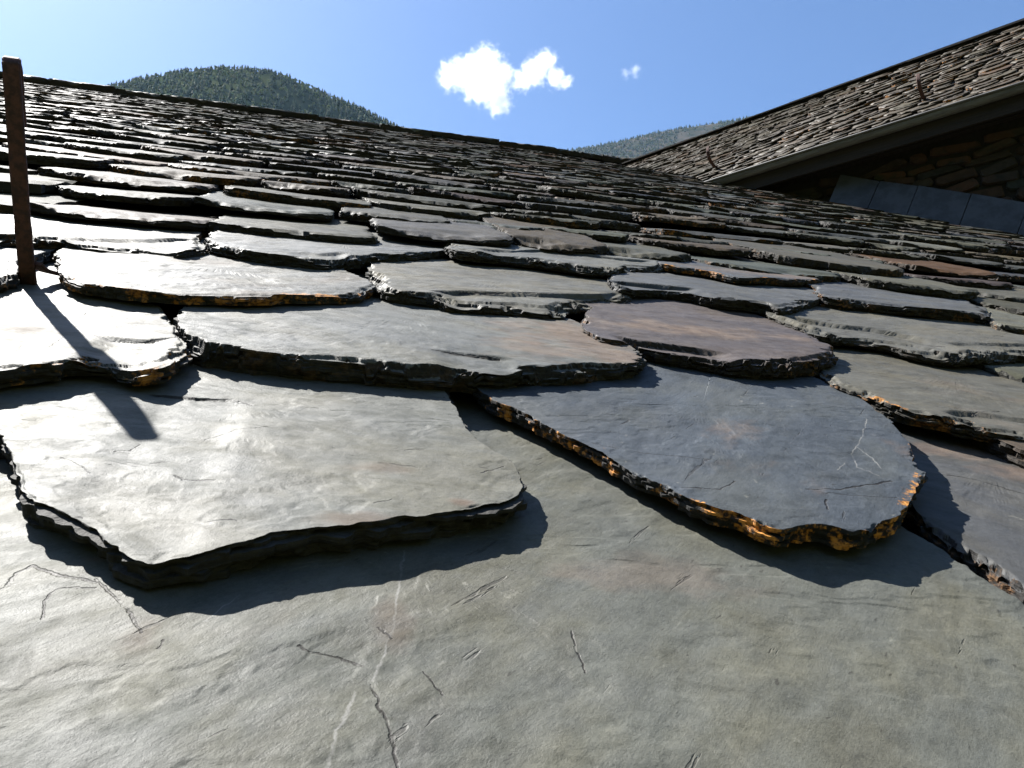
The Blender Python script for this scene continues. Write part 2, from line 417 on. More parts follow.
# ------------------------------------------------------------------ one slate
def slate_data(outline, t, seed, N, R, LAY, peel=1.0, rough=0.0035, relief=1.0, front_v=0.35, cracks=(), veins=(), stains=(), ledges=(), rimzone=False):
    """outline: closed 2-D polygon (u right, v upslope, front near v=0). Returns verts, quads, tris, material index, attributes."""
    o = np.asarray(outline, float)
    mid = (o + np.roll(o, -1, 0)) / 2
    w = np.where(mid[:, 1] < front_v, 1.0, 0.35)
    o = resample(o, N, w)
    tang = np.roll(o, -1, 0) - np.roll(o, 1, 0)
    tang /= np.linalg.norm(tang, axis=1)[:, None] + 1e-9
    area = 0.5 * np.sum(o[:, 0] * np.roll(o[:, 1], -1) - np.roll(o[:, 0], -1) * o[:, 1])
    nrm = np.stack([tang[:, 1], -tang[:, 0]], 1) * (1 if area > 0 else -1)
    amp = fbl(o[:, 0] * 15, o[:, 1] * 15, seed, 6, 0.66) * rough * 2.6
    chip = np.clip(vl(o[:, 0] * 40, o[:, 1] * 40, seed + 5) - 0.25, 0, 1) * rough * 2.6 + np.clip(vl(o[:, 0] * 110, o[:, 1] * 110, seed + 6) - 0.2, 0, 1) * rough * 1.1
    o = o + nrm * (amp - chip)[:, None]
    o = resample(o, N, np.where(o[:, 1] < front_v, 1.0, 0.35))
    tang = np.roll(o, -2, 0) - np.roll(o, 2, 0); tang /= np.linalg.norm(tang, axis=1)[:, None] + 1e-9
    nrm = np.stack([tang[:, 1], -tang[:, 0]], 1) * (1 if area > 0 else -1)
    c = np.array([(o[:, 0].min() + o[:, 0].max()) / 2, o[:, 1].min() + (o[:, 1].max() - o[:, 1].min()) * 0.42])
    k = np.linspace(0, 1, R + 1)[1:]
    s = 1 - (1 - k) ** 1.5                      # denser towards the rim
    s[-1] = 1.0
    ring = c + s[:, None, None] * (o - c)[None]  # R,N,2
    P = np.concatenate([c[None], ring.reshape(-1, 2)])
    rad = np.linalg.norm(o - c, axis=1)
    de = np.concatenate([[rad.min()], ((1 - s)[:, None] * rad[None]).ravel()])
    x, y = P[:, 0], P[:, 1]
    z = 0.0028 * relief * fbm(x * 5, y * 5, seed + 11, 3) * 0.8
    tf = fbm(x * 4.0, y * 10.0, seed + 21, 4, 0.55) + 0.25 * fbm(x * 30, y * 40, seed + 23, 3)
    for lev in (-0.36, -0.2, 0.28, 0.44):
        z = z - 0.0005 * relief * sstep(lev - 0.012, lev + 0.012, tf) * (1 if lev > 0 else -1)
    # cleavage leaves that have flaked off towards the broken front
    fr = np.clip(1.25 - y / 0.30, 0.12, 1.0)
    for j in range(5):
        wj = 0.075 * peel * np.clip(fbl(x * (5 + 2 * j), y * (7 + 3 * j), seed + 40 + j * 7, 6, 0.62) - 0.04 + 0.055 * (peel - 0.5) - 0.04 * j, 0, 1) * fr
        z = z - t * (0.13 + 0.03 * j) * (1 - sstep(wj - 0.0016, wj + 0.0008, de)) * sstep(0.0015, 0.004, wj)
    sv = np.concatenate([[0], np.repeat(s, N)])
    z = z * (0.3 + 0.7 * sstep(0.0, 0.25, sv)) + 0.0005 * relief * fbm(x * 60, y * 75, seed + 61, 3) * sstep(0.05, 0.45, sv)
    lw = 0.0012 + 0.10 / R
    for line, dp in ledges:                      # a leaf of stone broken off in front of this line
        yl = np.interp(x, line[:, 0], line[:, 1]) + 0.004 * fbl(x * 22, x * 0 + 0.5, seed + 55, 5, 0.65)
        xa, xb = line[0, 0], line[-1, 0]; e = 0.02 + 0.08 * (xb - xa)
        z = z - dp * (0.75 + 0.35 * vl(x * 12, y * 12, seed + 57)) * sstep(-lw, lw, yl - y) * sstep(xa, xa + e, x) * sstep(xb, xb - e, x)
    z = np.maximum(z, -t * 0.8)
    crack_a = np.zeros(len(x)); vein_a = np.zeros(len(x)); stain_a = np.zeros(len(x))
    def pdist(line):
        d = np.full(len(x), 9.0)
        for a, b2 in zip(line[:-1], line[1:]):
            ab = b2 - a; L2 = max(ab @ ab, 1e-12)
            tt = np.clip(((x - a[0]) * ab[0] + (y - a[1]) * ab[1]) / L2, 0, 1)
            d = np.minimum(d, np.hypot(x - a[0] - tt * ab[0], y - a[1] - tt * ab[1]))
        return d
    wob = 0.0022 * fbm(x * 45, y * 45, seed + 71, 3)
    for line, wd, dp in cracks:
        wv = wd * (0.55 + 0.9 * np.clip(vn(x * 35, y * 35, seed + 77) * 0.5 + 0.5, 0, 1))
        d = pdist(line) + wob * np.clip(wd / 0.002, 0.3, 1)
        kk = 1 - sstep(wv * 0.35, wv, np.abs(d))
        z = z - dp * kk; crack_a = np.maximum(crack_a, kk)
    for line, wd in veins:
        d = pdist(line) + wob * 0.6
        vein_a = np.maximum(vein_a, 1 - sstep(wd * 0.2, wd, np.abs(d)))
    for cx, cy, rx, ry, power in stains:
        q = np.hypot((x - cx) / rx, (y - cy) / ry) + 0.9 * fbm(x * 16, y * 26, seed + 81, 5, 0.65)
        stain_a = np.maximum(stain_a, power * (1 - sstep(0.25, 1.15, q)))
    V = [np.stack([x, y, z], 1)]
    zr = z[-N:]
    ang = np.arange(N)
    per = np.concatenate([[0], np.cumsum(np.linalg.norm(np.diff(o, axis=0), axis=1))])
    K_ = max(1, LAY // 2)                       # strata, each a crisp ledge of its own
    fq = np.cumsum(0.5 + np.random.RandomState(seed % 65536).uniform(0, 1, K_)); fq = np.concatenate([[0], fq / fq[-1]])
    bot = -t * (1.0 + 0.16 * vl(per * 9, per * 0, seed + 97))
    lay_pairs = []
    for q_ in range(K_):
        off = 0.0125 * fbl(per * 15, np.full(N, q_ * 3.7), seed + 90 + q_, 5, 0.66) + 0.005 * vl(per * 130, np.full(N, q_ * 1.9), seed + 95)
        off = off * min(1.0, t / 0.02) - 0.009 * fq[q_] ** 2 * (t / 0.02)
        if q_ == 0: off = np.minimum(off, 0.0005)
        lay_pairs += [(fq[q_], off), (fq[q_ + 1], off)]
    if LAY % 2: lay_pairs.append((1.0, lay_pairs[-1][1] - 0.004))
    lay_pairs = lay_pairs[:LAY] if len(lay_pairs) >= LAY else lay_pairs + [lay_pairs[-1]] * (LAY - len(lay_pairs))
    for l, (f, off) in enumerate(lay_pairs):
        zz = zr + (bot - zr) * f - (0.0004 if l == 0 else 0) - 0.0002 * l
        pp = o + nrm * off[:, None]
        V.append(np.stack([pp[:, 0], pp[:, 1], zz], 1))
    V.append(np.array([[c[0], c[1], -t]]))
    V = np.concatenate(V)
    n_top = 1 + R * N
    i = np.arange(N); j = (i + 1) % N
    tris = [np.stack([np.zeros(N, int), 1 + i, 1 + j], 1)]
    quads = []; mi = []
    for r_ in range(R - 1 + LAY):
        a = 1 + r_ * N; b = a + N
        quads.append(np.stack([a + i, b + i, b + j, a + j], 1)); mi.append(np.full(N, 0 if r_ < R - 1 else 1))
    last = 1 + (R + LAY - 1) * N
    tris.append(np.stack([np.full(N, len(V) - 1), last + j, last + i], 1))
    if area < 0:
        quads = [q[:, ::-1] for q in quads]; tris = [q[:, ::-1] for q in tris]
    quads = np.concatenate(quads); tris = np.concatenate(tris)
    mi = np.concatenate(mi)
    nq_top = (R - 1) * N
    qa = quads[:nq_top]
    fn = np.cross(V[qa[:, 2]] - V[qa[:, 0]], V[qa[:, 3]] - V[qa[:, 1]]); fn /= np.linalg.norm(fn, axis=1)[:, None] + 1e-12
    far_in = np.repeat(np.arange(R - 1) < 0.72 * R, N)
    mi[:nq_top][~far_in & (np.abs(fn[:, 2]) < 0.72) & (V[qa][:, :, 2].min(1) < -0.12 * t - 0.001)] = 1
    midx = np.concatenate([mi, np.zeros(N, int), np.ones(N, int)])
    pad = np.zeros(len(V) - n_top)
    at = {}
    if cracks: at['crack'] = ('FLOAT', np.concatenate([crack_a, pad]))
    if veins: at['vein'] = ('FLOAT', np.concatenate([vein_a, pad]))
    if rimzone:
        rz_ = (1 - sstep(0.0, 0.03, de)) * (1 - sstep(0.16, 0.26, y)) * np.clip(0.45 + 1.2 * fbm(x * 9, y * 9, seed + 99, 3), 0, 1)
        at['rimzone'] = ('FLOAT', np.concatenate([rz_, pad]))
    if stains: at['stain'] = ('FLOAT', np.concatenate([stain_a, pad]))
    return V, quads, tris, midx, at

def slate_mesh(name, mats, *a, **k):
    V, q, t_, mi, at = slate_data(*a, **k)
    return np_mesh(name, V, [q, t_], mats, smooth=(mi == 0), matidx=mi, attrs=at)

def tongue(w, L, rs):
    """a roughly rectangular slate with a hand-dressed, rounded lower end"""
    d = rs.uniform(0.05, 0.15) * min(1, w / 0.3); p = rs.uniform(1.8, 4.2); sk = rs.uniform(-0.25, 0.25)
    pts = []
    for a in np.linspace(-1, 1, 25):
        aa = np.sign(a) * abs(a) ** 0.75
        yy = d * abs(aa + sk * (1 - abs(aa))) ** p
        pts.append((aa * w / 2, yy + rs.uniform(-0.006, 0.006)))
    k = rs.uniform(0.96, 1.04)
    pts += [(w / 2 * k, L * 0.6), (w / 2 * 0.97, L), (-w / 2 * 0.96, L), (-w / 2 * rs.uniform(0.96, 1.04), L * 0.6)]
    return np.array(pts)

GREEN = (0.200, 0.203, 0.168); GREY = (0.170, 0.176, 0.170); BLUE = (0.128, 0.138, 0.155); PURPLE = (0.165, 0.138, 0.130); TAN = (0.215, 0.180, 0.140)
PALE = (0.24, 0.24, 0.215); RUSTY = (0.26, 0.165, 0.105)
def muted_tint(rs):
    t_ = random_tint(rs); m_ = (0.205, 0.168, 0.125)
    return tuple(0.45 * a + 0.55 * b for a, b in zip(t_, m_))
def random_tint(rs):
    b = rs.choices([GREEN, GREY, BLUE, PURPLE, TAN, PALE, RUSTY], [40, 22, 7, 6, 17, 7, 4])[0]
    k = rs.uniform(0.72, 1.18)
    return tuple(x * k * rs.uniform(0.95, 1.05) for x in b)

# ================================================================== the near roof
roof = thing('slate_roof', 'wide roof of overlapping rough grey slates filling the foreground up to its dark ridge', 'roof',
             tuple(ORIGIN), (PHI, 0, 0))
TILT = 0.070

def place_hero(trace, z0, t, tint, rust=0.3, L=0.85, N=420, R=44, LAY=9, tilt=TILT, peel=1.0, label=None, cracks=(), veins=(), stains=(), seed=None, rough=0.0035, back=None, relief=1.0, roll=0.0, ledges=()):
    L *= S; t *= S; z0 *= S
    n = len(trace)
    ymin = min(roof_hit(px, py, z0)[1] for px, py in trace)
    hits = [roof_hit(px, py, z0, ymin, tilt) for px, py in trace]
    cx = np.mean([h_[0] for h_ in hits])
    ca = cos(atan(tilt))
    def loc(h_): return np.array([h_[0] - cx, (h_[1] - ymin) / ca])
    pts = np.array([loc(h_) for h_ in hits])
    pts = catmull(pts, 5)
    if back is None: back = (pts[0][0], pts[-1][0])
    else: back = (back[0] - cx, back[1] - cx)
    top = max(L, pts[:, 1].max() + 0.1)
    pts = np.vstack([pts, [[back[1], top], [back[0], top]]])
    tr = lambda line: np.array([loc(roof_hit(px, py, z0, ymin, tilt)) for px, py in line])
    ck = [(tr(l_), w_, d_) for l_, w_, d_ in cracks if w_ > 9]
    sck = [(tr(l_), min(w_ * 0.8, 0.0026)) for l_, w_, d_ in cracks]; sve = [(tr(l_), w_) for l_, w_ in veins]
    ve = []
    mtop = slate_top('slate_surface_marked', cracks=sck, veins=sve, lichen=rust > 0.6) if (sck or sve or rust > 0.6) else M_TOP
    sn = [(*tr([(q_[0], q_[1])])[0], q_[2], q_[3], q_[4] if len(q_) > 4 else 1.0) for q_ in stains]
    seed = seed or int(abs(trace[0][0]) * 7 + abs(trace[1][1]) * 13 + n)
    me = slate_mesh('slate', (mtop, M_EDGE), pts, t, seed, N, R, LAY, peel=peel, rough=rough * S, cracks=ck, veins=ve, stains=sn, relief=relief, ledges=[(tr(l_), d_) for l_, d_ in ledges], rimzone=rust > 0.6)
    o = link('slate', me, roof, (cx, ymin, z0), (-atan(tilt), roll, 0))
    o.color = (*tint, 1); o['rust'] = rust
    if label: o['label'] = label
    return o

# --- row 0: the great slab under the lens
place_hero([(-260, 470), (-300, 620), (-330, 900), (-200, 1010), (300, 1060), (800, 1060), (1250, 1000), (1330, 860), (1180, 700)],
           0.002, 0.03, (0.200, 0.207, 0.180), 0.25, L=1.0, N=1300, R=170, LAY=6, tilt=0.075, peel=0.6, seed=101,
           label='largest slate, smooth and greenish grey with a crack and a pale vein',
           cracks=[([(374, 684), (380, 712), (389, 738), (398, 768), (404, 800)], 0.0013, 0.0022),
                   ([(375, 628), (384, 634), (392, 640)], 0.0012, 0.0015), ([(298, 646), (316, 652), (340, 656), (362, 668)], 0.0013, 0.0014),
                   ([(572, 632), (578, 650), (585, 674)], 0.0011, 0.0014),
                   ([(-20, 604), (8, 588), (16, 574), (30, 566), (60, 577), (95, 581)], 0.0022, 0.0028),
                   ([(95, 586), (78, 587), (55, 590), (45, 602), (44, 620)], 0.0013, 0.0013),
                   ([(96, 578), (112, 592), (128, 612), (142, 634)], 0.0015, 0.0022),
                   ([(425, 672), (436, 686), (443, 696)], 0.0009, 0.0009), ([(160, 648), (168, 640)], 0.001, 0.001)],
           veins=[([(404, 550), (398, 600), (388, 640), (376, 680)], 0.0013), ([(356, 692), (340, 730), (325, 770)], 0.0014), 
                  ([(240, 594), (222, 606), (206, 622)], 0.0009)],
           stains=[(660, 574, 0.075, 0.030, 0.45), (395, 622, 0.012, 0.03, 0.5), (140, 640, 0.012, 0.02, 0.5), (94, 560, 0.012, 0.008)])
# --- row 1
place_hero([(-60, 392), (-8, 425), (5, 446), (13, 470), (21, 490), (42, 505), (80, 520), (115, 545), (142, 559), (166, 558), (200, 555), (256, 543), (300, 532), (350, 527), (400, 520), (440, 514),
            (480, 506), (506, 500), (522, 490), (526, 480), (521, 468), (510, 458), (492, 447), (470, 429), (452, 402)],
           0.0, 0.028, (0.235, 0.240, 0.215), 0.25, L=0.9, N=900, R=110, LAY=12, peel=0.12, seed=202, ledges=[([(140, 393), (185, 398), (230, 400), (256, 405)], 0.003)],
           label='broad pale greenish slate with the bar\'s shadow tip across its top',
           cracks=[([(174, 473), (183, 478), (198, 479), (214, 480)], 0.0018, 0.003), ([(210, 522), (222, 521), (234, 522)], 0.0016, 0.002), ([(115, 450), (130, 449), (140, 443)], 0.0012, 0.0012),
                   ([(146, 394), (185, 398), (230, 400), (252, 405)], 0.0035, 0.004), ([(150, 463), (175, 460)], 0.001, 0.001), ([(205, 440), (235, 432), (275, 428)], 0.001, 0.0012), ([(60, 457), (82, 466), (90, 472)], 0.001, 0.001),
                   ([(480, 473), (500, 468), (506, 466)], 0.0014, 0.0015), ([(405, 452), (424, 451)], 0.001, 0.001), ([(374, 505), (392, 501)], 0.001, 0.001)],
           stains=[(355, 520, 0.03, 0.012, 0.6), (463, 503, 0.012, 0.008), (380, 470, 0.03, 0.012, 0.5)])
place_hero([(-420, 400), (-420, 500), (-300, 520), (-120, 500), (-30, 478), (-16, 450), (-60, 405)], -0.006, 0.026, GREY, 0.4, N=300, R=30)
place_hero([(470, 384), (500, 402), (522, 412), (562, 433), (600, 451), (637, 472), (660, 485), (697, 503), (740, 516), (766, 526), (783, 530), (800, 524), (823, 524), (845, 530), (865, 531), (876, 524), (898, 514),
            (914, 496), (922, 474), (916, 458), (902, 436), (886, 416), (850, 394), (800, 372)],
           0.004, 0.017, (0.118, 0.138, 0.160), 1.7, L=0.9, N=900, R=100, LAY=10, peel=0.2, seed=303,
           label='smooth bluish slate with bright orange lichen along its broken rim',
           cracks=[([(807, 489), (840, 490), (870, 486), (892, 483)], 0.0022, 0.003), ([(588, 442), (640, 452), (690, 458), (708, 459)], 0.0011, 0.0012), ([(900, 432), (905, 440)], 0.001, 0.001), ([(825, 500), (828, 512)], 0.0016, 0.002),
                   ([(680, 487), (720, 488), (735, 480)], 0.0012, 0.0012), ([(822, 493), (860, 497), (898, 500)], 0.0012, 0.0015)],
           veins=[([(866, 420), (862, 440), (852, 455), (858, 468), (880, 478)], 0.0009), ([(856, 448), (870, 458), (880, 470)], 0.0008), ([(846, 464), (836, 470)], 0.0008)])
place_hero([(870, 400), (880, 440), (895, 480), (916, 514), (940, 534), (957, 546), (983, 560), (1000, 570), (1024, 587), (1080, 612), (1160, 600), (1200, 540), (1150, 470)],
           -0.020, 0.024, (0.145, 0.150, 0.155), 0.4, L=0.85, N=500, R=56, LAY=10, seed=404, peel=0.5,
           label='dark grey slate with a rust brown band at the right border',
           cracks=[([(936, 476), (960, 478), (975, 481), (1024, 494)], 0.0018, 0.0025)], stains=[(985, 452, 0.11, 0.030), (1060, 475, 0.1, 0.03)])
# --- row 2
place_hero([(-90, 300), (-100, 350), (-40, 372), (0, 370), (30, 366), (60, 364), (75, 361), (105, 363), (140, 370), (165, 366), (183, 351), (184, 340), (179, 328), (172, 315), (160, 308), (135, 300), (110, 292)],
           0.004, 0.020, (0.24, 0.235, 0.20), 0.8, L=0.85, N=560, R=64, LAY=10, seed=505, ledges=[([(92, 336), (125, 339), (150, 341), (180, 337)], 0.005)], peel=1.0,
           label='pale flaking slate at the foot of the rusty bar, crossed by its shadow',
           cracks=[([(96, 336), (125, 341), (150, 341), (176, 338)], 0.006, 0.006), ([(80, 320), (88, 312)], 0.0014, 0.0016), ([(50, 347), (62, 338)], 0.0012, 0.0014)], stains=[(20, 328, 0.06, 0.03, 0.7)])
place_hero([(205, 292), (190, 303), (180, 314), (181, 327), (196, 340), (212, 344), (256, 350), (288, 354), (316, 356), (356, 360), (391, 365), (416, 367), (460, 369), (511, 370), (540, 368), (575, 368),
            (612, 365), (640, 362), (643, 355), (628, 344), (612, 337), (592, 328), (560, 314)],
           0.002, 0.036, (0.215, 0.223, 0.208), 0.35, L=0.85, N=680, R=70, LAY=14, seed=606, ledges=[([(425, 350), (470, 354), (520, 360)], 0.005)], peel=0.8,
           label='thick wide grey slate whose right end is tinged rusty pink',
           stains=[(585, 345, 0.13, 0.11), (560, 330, 0.10, 0.09), (610, 352, 0.09, 0.07), (545, 350, 0.08, 0.05, 0.7)], cracks=[([(433, 351), (470, 354), (500, 358)], 0.003, 0.004), ([(272, 326), (300, 328), (325, 333)], 0.0012, 0.0012)])
place_hero([(592, 308), (583, 317), (582, 325), (594, 335), (611, 340), (632, 341), (652, 345), (682, 350), (702, 353), (737, 359), (768, 361), (800, 361), (826, 357), (838, 352), (824, 341), (805, 331), (783, 324), (750, 312)],
           0.0, 0.030, (0.165, 0.142, 0.138), 0.5, L=0.85, N=520, R=56, LAY=12, seed=707, ledges=[([(606, 334), (640, 341), (680, 346), (730, 352)], 0.009)], peel=1.0, label='purplish brown slate with crumbling dark front',
           stains=[(700, 330, 0.2, 0.06)])
place_hero([(805, 346), (820, 370), (833, 384), (850, 390), (878, 400), (908, 410), (940, 417), (968, 423), (1023, 432), (1090, 436), (1130, 420), (1120, 390)],
           -0.006, 0.022, (0.195, 0.19, 0.16), 0.7, L=0.85, N=520, R=56, LAY=12, seed=808, ledges=[([(935, 411), (975, 413), (1030, 420), (1100, 424)], 0.007)], peel=1.0,
           cracks=[([(970, 413), (1000, 411)], 0.0015, 0.002)])
place_hero([(-330, 310), (-330, 380), (-250, 392), (-150, 385), (-112, 360), (-120, 320)], 0.0, 0.024, GREEN, 0.4, N=260, R=26)
# --- row 3
place_hero([(-120, 262), (-130, 276), (-60, 284), (-20, 282), (8, 279), (18, 272), (16, 264)], 0.0, 0.026, (0.16, 0.165, 0.16), 0.5, N=300, R=26, seed=909)
place_hero([(52, 254), (58, 262), (62, 274), (82, 284), (105, 287), (140, 292), (175, 295), (215, 296), (256, 297), (288, 296), (321, 295), (356, 295), (369, 291), (377, 287), (366, 280), (345, 272)],
           0.002, 0.015, (0.225, 0.228, 0.21), 0.8, N=480, R=44, LAY=8, seed=910, peel=0.5, label='thin pale slate with a glittering rippled top', relief=1.6)
place_hero([(372, 278), (382, 288), (406, 292), (431, 295), (451, 300), (473, 302), (511, 303), (562, 307), (572, 302), (612, 297), (629, 296), (628, 290), (612, 282)],
           0.0, 0.026, (0.225, 0.22, 0.185), 0.3, N=480, R=48, LAY=12, seed=911, ledges=[([(428, 291), (470, 291.5), (512, 293), (560, 294), (600, 294), (624, 292)], 0.011)], peel=1.8,
           cracks=[([(432, 291), (480, 292), (540, 293), (590, 293)], 0.008, 0.006)])
place_hero([(606, 272), (609, 280), (620, 287), (654, 287), (687, 290), (719, 297), (762, 302), (783, 307), (805, 303), (826, 297), (818, 289), (790, 280)],
           0.0, 0.028, (0.165, 0.172, 0.175), 0.2, N=440, R=44, LAY=12, seed=912, ledges=[([(606, 280), (650, 284), (700, 289)], 0.009)], peel=1.0)
place_hero([(770, 303), (766, 312), (788, 321), (818, 330), (850, 334), (888, 340), (918, 347), (948, 352), (980, 354), (1020, 352), (1080, 350), (1100, 330)],
           0.002, 0.027, (0.215, 0.21, 0.18), 0.3, N=480, R=48, LAY=12, seed=913, ledges=[([(776, 314), (843, 325), (863, 327), (908, 335), (945, 344)], 0.008), ([(940, 343), (980, 344), (1030, 345), (1080, 346)], 0.006)], peel=1.8,
           cracks=[([(860, 328), (900, 336), (945, 346)], 0.006, 0.005)])
# --- row 4
place_hero([(-110, 228), (-110, 236), (-60, 238), (0, 236), (35, 239), (62, 240), (100, 245), (150, 248), (180, 252), (200, 249), (207, 244), (195, 237)],
           0.0, 0.026, (0.215, 0.215, 0.195), 0.4, N=420, R=36, LAY=10, seed=914, ledges=[([(60, 237), (100, 240), (140, 241), (175, 239), (203, 241)], 0.008)], peel=1.4)
place_hero([(206, 234), (208, 241), (230, 247), (256, 252), (288, 255), (331, 259), (376, 255), (400, 254), (436, 252), (450, 249), (452, 244), (440, 240)],
           0.0, 0.028, (0.195, 0.203, 0.195), 0.2, N=420, R=36, LAY=10, seed=915, ledges=[([(286, 251), (320, 254), (350, 253)], 0.006)], peel=1.0)
place_hero([(444, 238), (447, 246), (463, 251), (511, 255), (554, 260), (600, 266), (637, 265), (664, 265), (660, 258)], 0.0, 0.024, (0.215, 0.22, 0.20), 0.3, N=420, R=36, LAY=10, seed=916, ledges=[([(470, 248), (512, 251), (540, 250), (580, 254), (620, 259), (658, 262)], 0.008)], peel=1.6)
place_hero([(655, 257), (662, 264), (707, 271), (737, 277), (767, 278), (800, 280), (821, 279), (826, 273), (800, 268)], -0.002, 0.016, (0.155, 0.165, 0.178), 0.8, N=380, R=34, LAY=8, seed=917, peel=0.7,
           label='grey slate with an orange brown front half', stains=[(768, 274, 0.17, 0.05)])
place_hero([(815, 287), (822, 296), (868, 302), (908, 307), (943, 310), (976, 313), (990, 315), (986, 308), (965, 300)], 0.0, 0.024, (0.160, 0.168, 0.175), 0.5, N=380, R=34, LAY=10, seed=918, peel=0.8)
place_hero([(988, 312), (993, 322), (1024, 328), (1080, 332), (1110, 324), (1080, 312)], -0.004, 0.024, GREEN, 0.4, N=300, R=28, seed=919)

# --- the other building's frame (needed to know where this roof ends)
E0 = world_at(1022, 85, 6.8 * S)          # eave, near the right border
E1 = world_at(720.5, 173, 8.64 * S)
ev = E1 - E0; ev[2] = 0; ev /= np.linalg.norm(ev)      # along the eave, away from us
inward = np.array([ev[1], -ev[0], 0.0])
if inward @ (world_at(900, 100, 20) - E0) < 0: inward = -inward
OVER = 0.26
def inside_other(p_roof):
    p = ORIGIN + ROOF.T @ np.asarray(p_roof, float)
    return (p - E0) @ inward

# --- the rest of the courses
rs = random.Random(11)
VAR = []
def rand_ledges(w):
    out = []
    for k in range(rs.choice([0, 1, 1, 2])):
        a = rs.uniform(-0.5, 0.1) * w; b = a + rs.uniform(0.35, 0.8) * w; y0 = rs.uniform(0.025, 0.10)
        out.append((np.array([(a, y0 + rs.uniform(-0.01, 0.02)), ((a + b) / 2, y0), (b, y0 + rs.uniform(-0.015, 0.03))]), rs.uniform(0.004, 0.010)))
    return out
def variants(n, N, R, LAY, lo, hi, L, seed0, peel=0.7):
    out = []
    for i in range(n):
        w = lo + (hi - lo) * (i + 0.5) / n
        me = slate_mesh('slate', (M_TOPM, M_EDGE), tongue(w, L, rs), rs.uniform(0.016, 0.030), seed0 + i * 17, N, R, LAY, peel=peel * rs.uniform(0.6, 1.5), rough=0.0035, front_v=0.3, ledges=rand_ledges(w))
        out.append((w, me))
    return out
MID = variants(16, 190, 16, 8, 0.26, 0.56, 0.66, 3000)
FARV = variants(16, 84, 7, 4, 0.20, 0.46, 0.56, 5000)
STUFFV = []
for i in range(14):
    w = 0.18 + 0.26 * (i + 0.5) / 14
    STUFFV.append((w, slate_data(tongue(w, 0.5, rs), rs.uniform(0.015, 0.03), 7000 + i, 36, 3, 2, peel=1.0, rough=0.004)))

Y_RIDGE = 11.55 * S
rows = []
y = 1.90 * S; d = 0.315 * S
while y < Y_RIDGE - 0.12:
    rows.append((y, d)); y += d; d = max(d * 0.992, 0.25 * S)
cands = []
for ri, (yr, dd) in enumerate(rows):
    pool = MID if ri < 9 else FARV
    xl = -0.62 * yr - 1.6; xr = 1.15 * yr + 0.8
    x = xl + rs.uniform(0, 0.3)
    while x < xr:
        i = rs.randrange(len(pool)); w = pool[i][0] * (1.0 if ri < 9 else max(0.75, 1 - 0.012 * ri))
        xc = x + w / 2
        yy = yr + 0.06 * S * float(vn(xc * 0.9, ri * 3.3, 5)) + rs.uniform(-0.03, 0.03) * S + 0.30 * S * math.exp(-((xc / S - 1.0) / 0.75) ** 2) * math.exp(-(yr / S - 1.9) / 1.6)
        x += w + rs.choice([0.0, 0.004, 0.008, 0.015, 0.03, -0.02])
        if inside_other((xc, yy, 0)) > OVER + 0.10: continue
        dist = sqrt(xc * xc + yy * yy)
        # rough place across the picture
        dvec = np.array([xc, yy, -H]); px = 512 + FOCAL * (dvec @ Rr) / (dvec @ Fr)
        seen = -60 < px < 1090
        cands.append((dist if seen else dist + 30, ri, xc, yy, i, rs.uniform(-0.005, 0.006), rs.gauss(0, 0.014), rs.gauss(0.022 if ri < 8 else 0.036, 0.024), rs.gauss(0, 0.018), rs.uniform(0.9, 1.1), random_tint(rs), max(0, rs.gauss(0.10, 0.3))))
# neighbours beyond the picture's borders in the hand-placed rows
for ri, yr, spans in ((0, 0.10, ((-1.6, -0.33), (0.80, 2.2))), (1, 0.48, ((-1.9, -0.55), (0.95, 2.4))), (2, 0.87, ((-2.2, -0.78), (1.32, 3.0))), (3, 1.26, ((-2.4, -0.68), (1.78, 3.4))), (4, 1.66, ((-2.6, -0.78), (2.02, 3.8)))):
    for a, b in spans:
        x = a * S
        while x < b * S - 0.12:
            i = rs.randrange(len(MID)); w = MID[i][0]
            if x + w > b * S + 0.03: i = 0; w = MID[0][0]
            xc = x + w / 2; x += w + 0.01
            if inside_other((xc, yr * S, 0)) > OVER + 0.10: continue
            cands.append((5.0, ri, xc, yr * S + rs.uniform(-0.02, 0.02), i, (-0.022 if ri == 0 else 0.0) + rs.uniform(-0.004, 0.003), rs.gauss(0, 0.008), rs.gauss(0, 0.02), 0.0, 1.0, random_tint(rs), 0.3))
cands.sort(key=lambda c: c[0])
n_hero = len([o for o in roof.children])
N_PART = 300 - n_hero
proto = {}
for (dist, ri, xc, yy, i, dz, roll, dt, rz, ls, tint, rust) in cands[:N_PART]:
    pool = MID if ri < 9 else FARV
    o = link('slate', pool[i][1], roof, (xc, yy, dz), (-(TILT + dt), roll, rz))
    o.scale = (1.0, 1.0, ls); o.color = (*tint, 1); o['rust'] = rust
SV, SQ, ST, SM, STI, SRU = [], [], [], [], [], []
base = 0
for (dist, ri, xc, yy, i, dz, roll, dt, rz, ls, tint, rust) in cands[N_PART:]:
    w, (V, q, t_, mi, at) = STUFFV[rs.randrange(len(STUFFV))]
    want = (MID if ri < 9 else FARV)[i][0]
    mat = Matrix.Translation((xc, yy, dz)) @ Matrix.Rotation(rz, 4, 'Z') @ Matrix.Rotation(roll, 4, 'Y') @ Matrix.Rotation(-(TILT + dt), 4, 'X') @ Matrix.Diagonal((want / w, 1, ls, 1))
    A = np.array(mat)
    SV.append(V @ A[:3, :3].T + A[:3, 3]); SQ.append(q + base); ST.append(t_ + base); SM.append(mi); base += len(V)
    STI.append(np.tile((*tint, 1), (len(V), 1))); SRU.append(np.full(len(V), rust))
nq = sum(len(q) for q in SQ)
mi_q = np.concatenate([m_[:len(q)] for m_, q in zip(SM, SQ)]); mi_t = np.concatenate([m_[len(q):] for m_, q in zip(SM, SQ)])
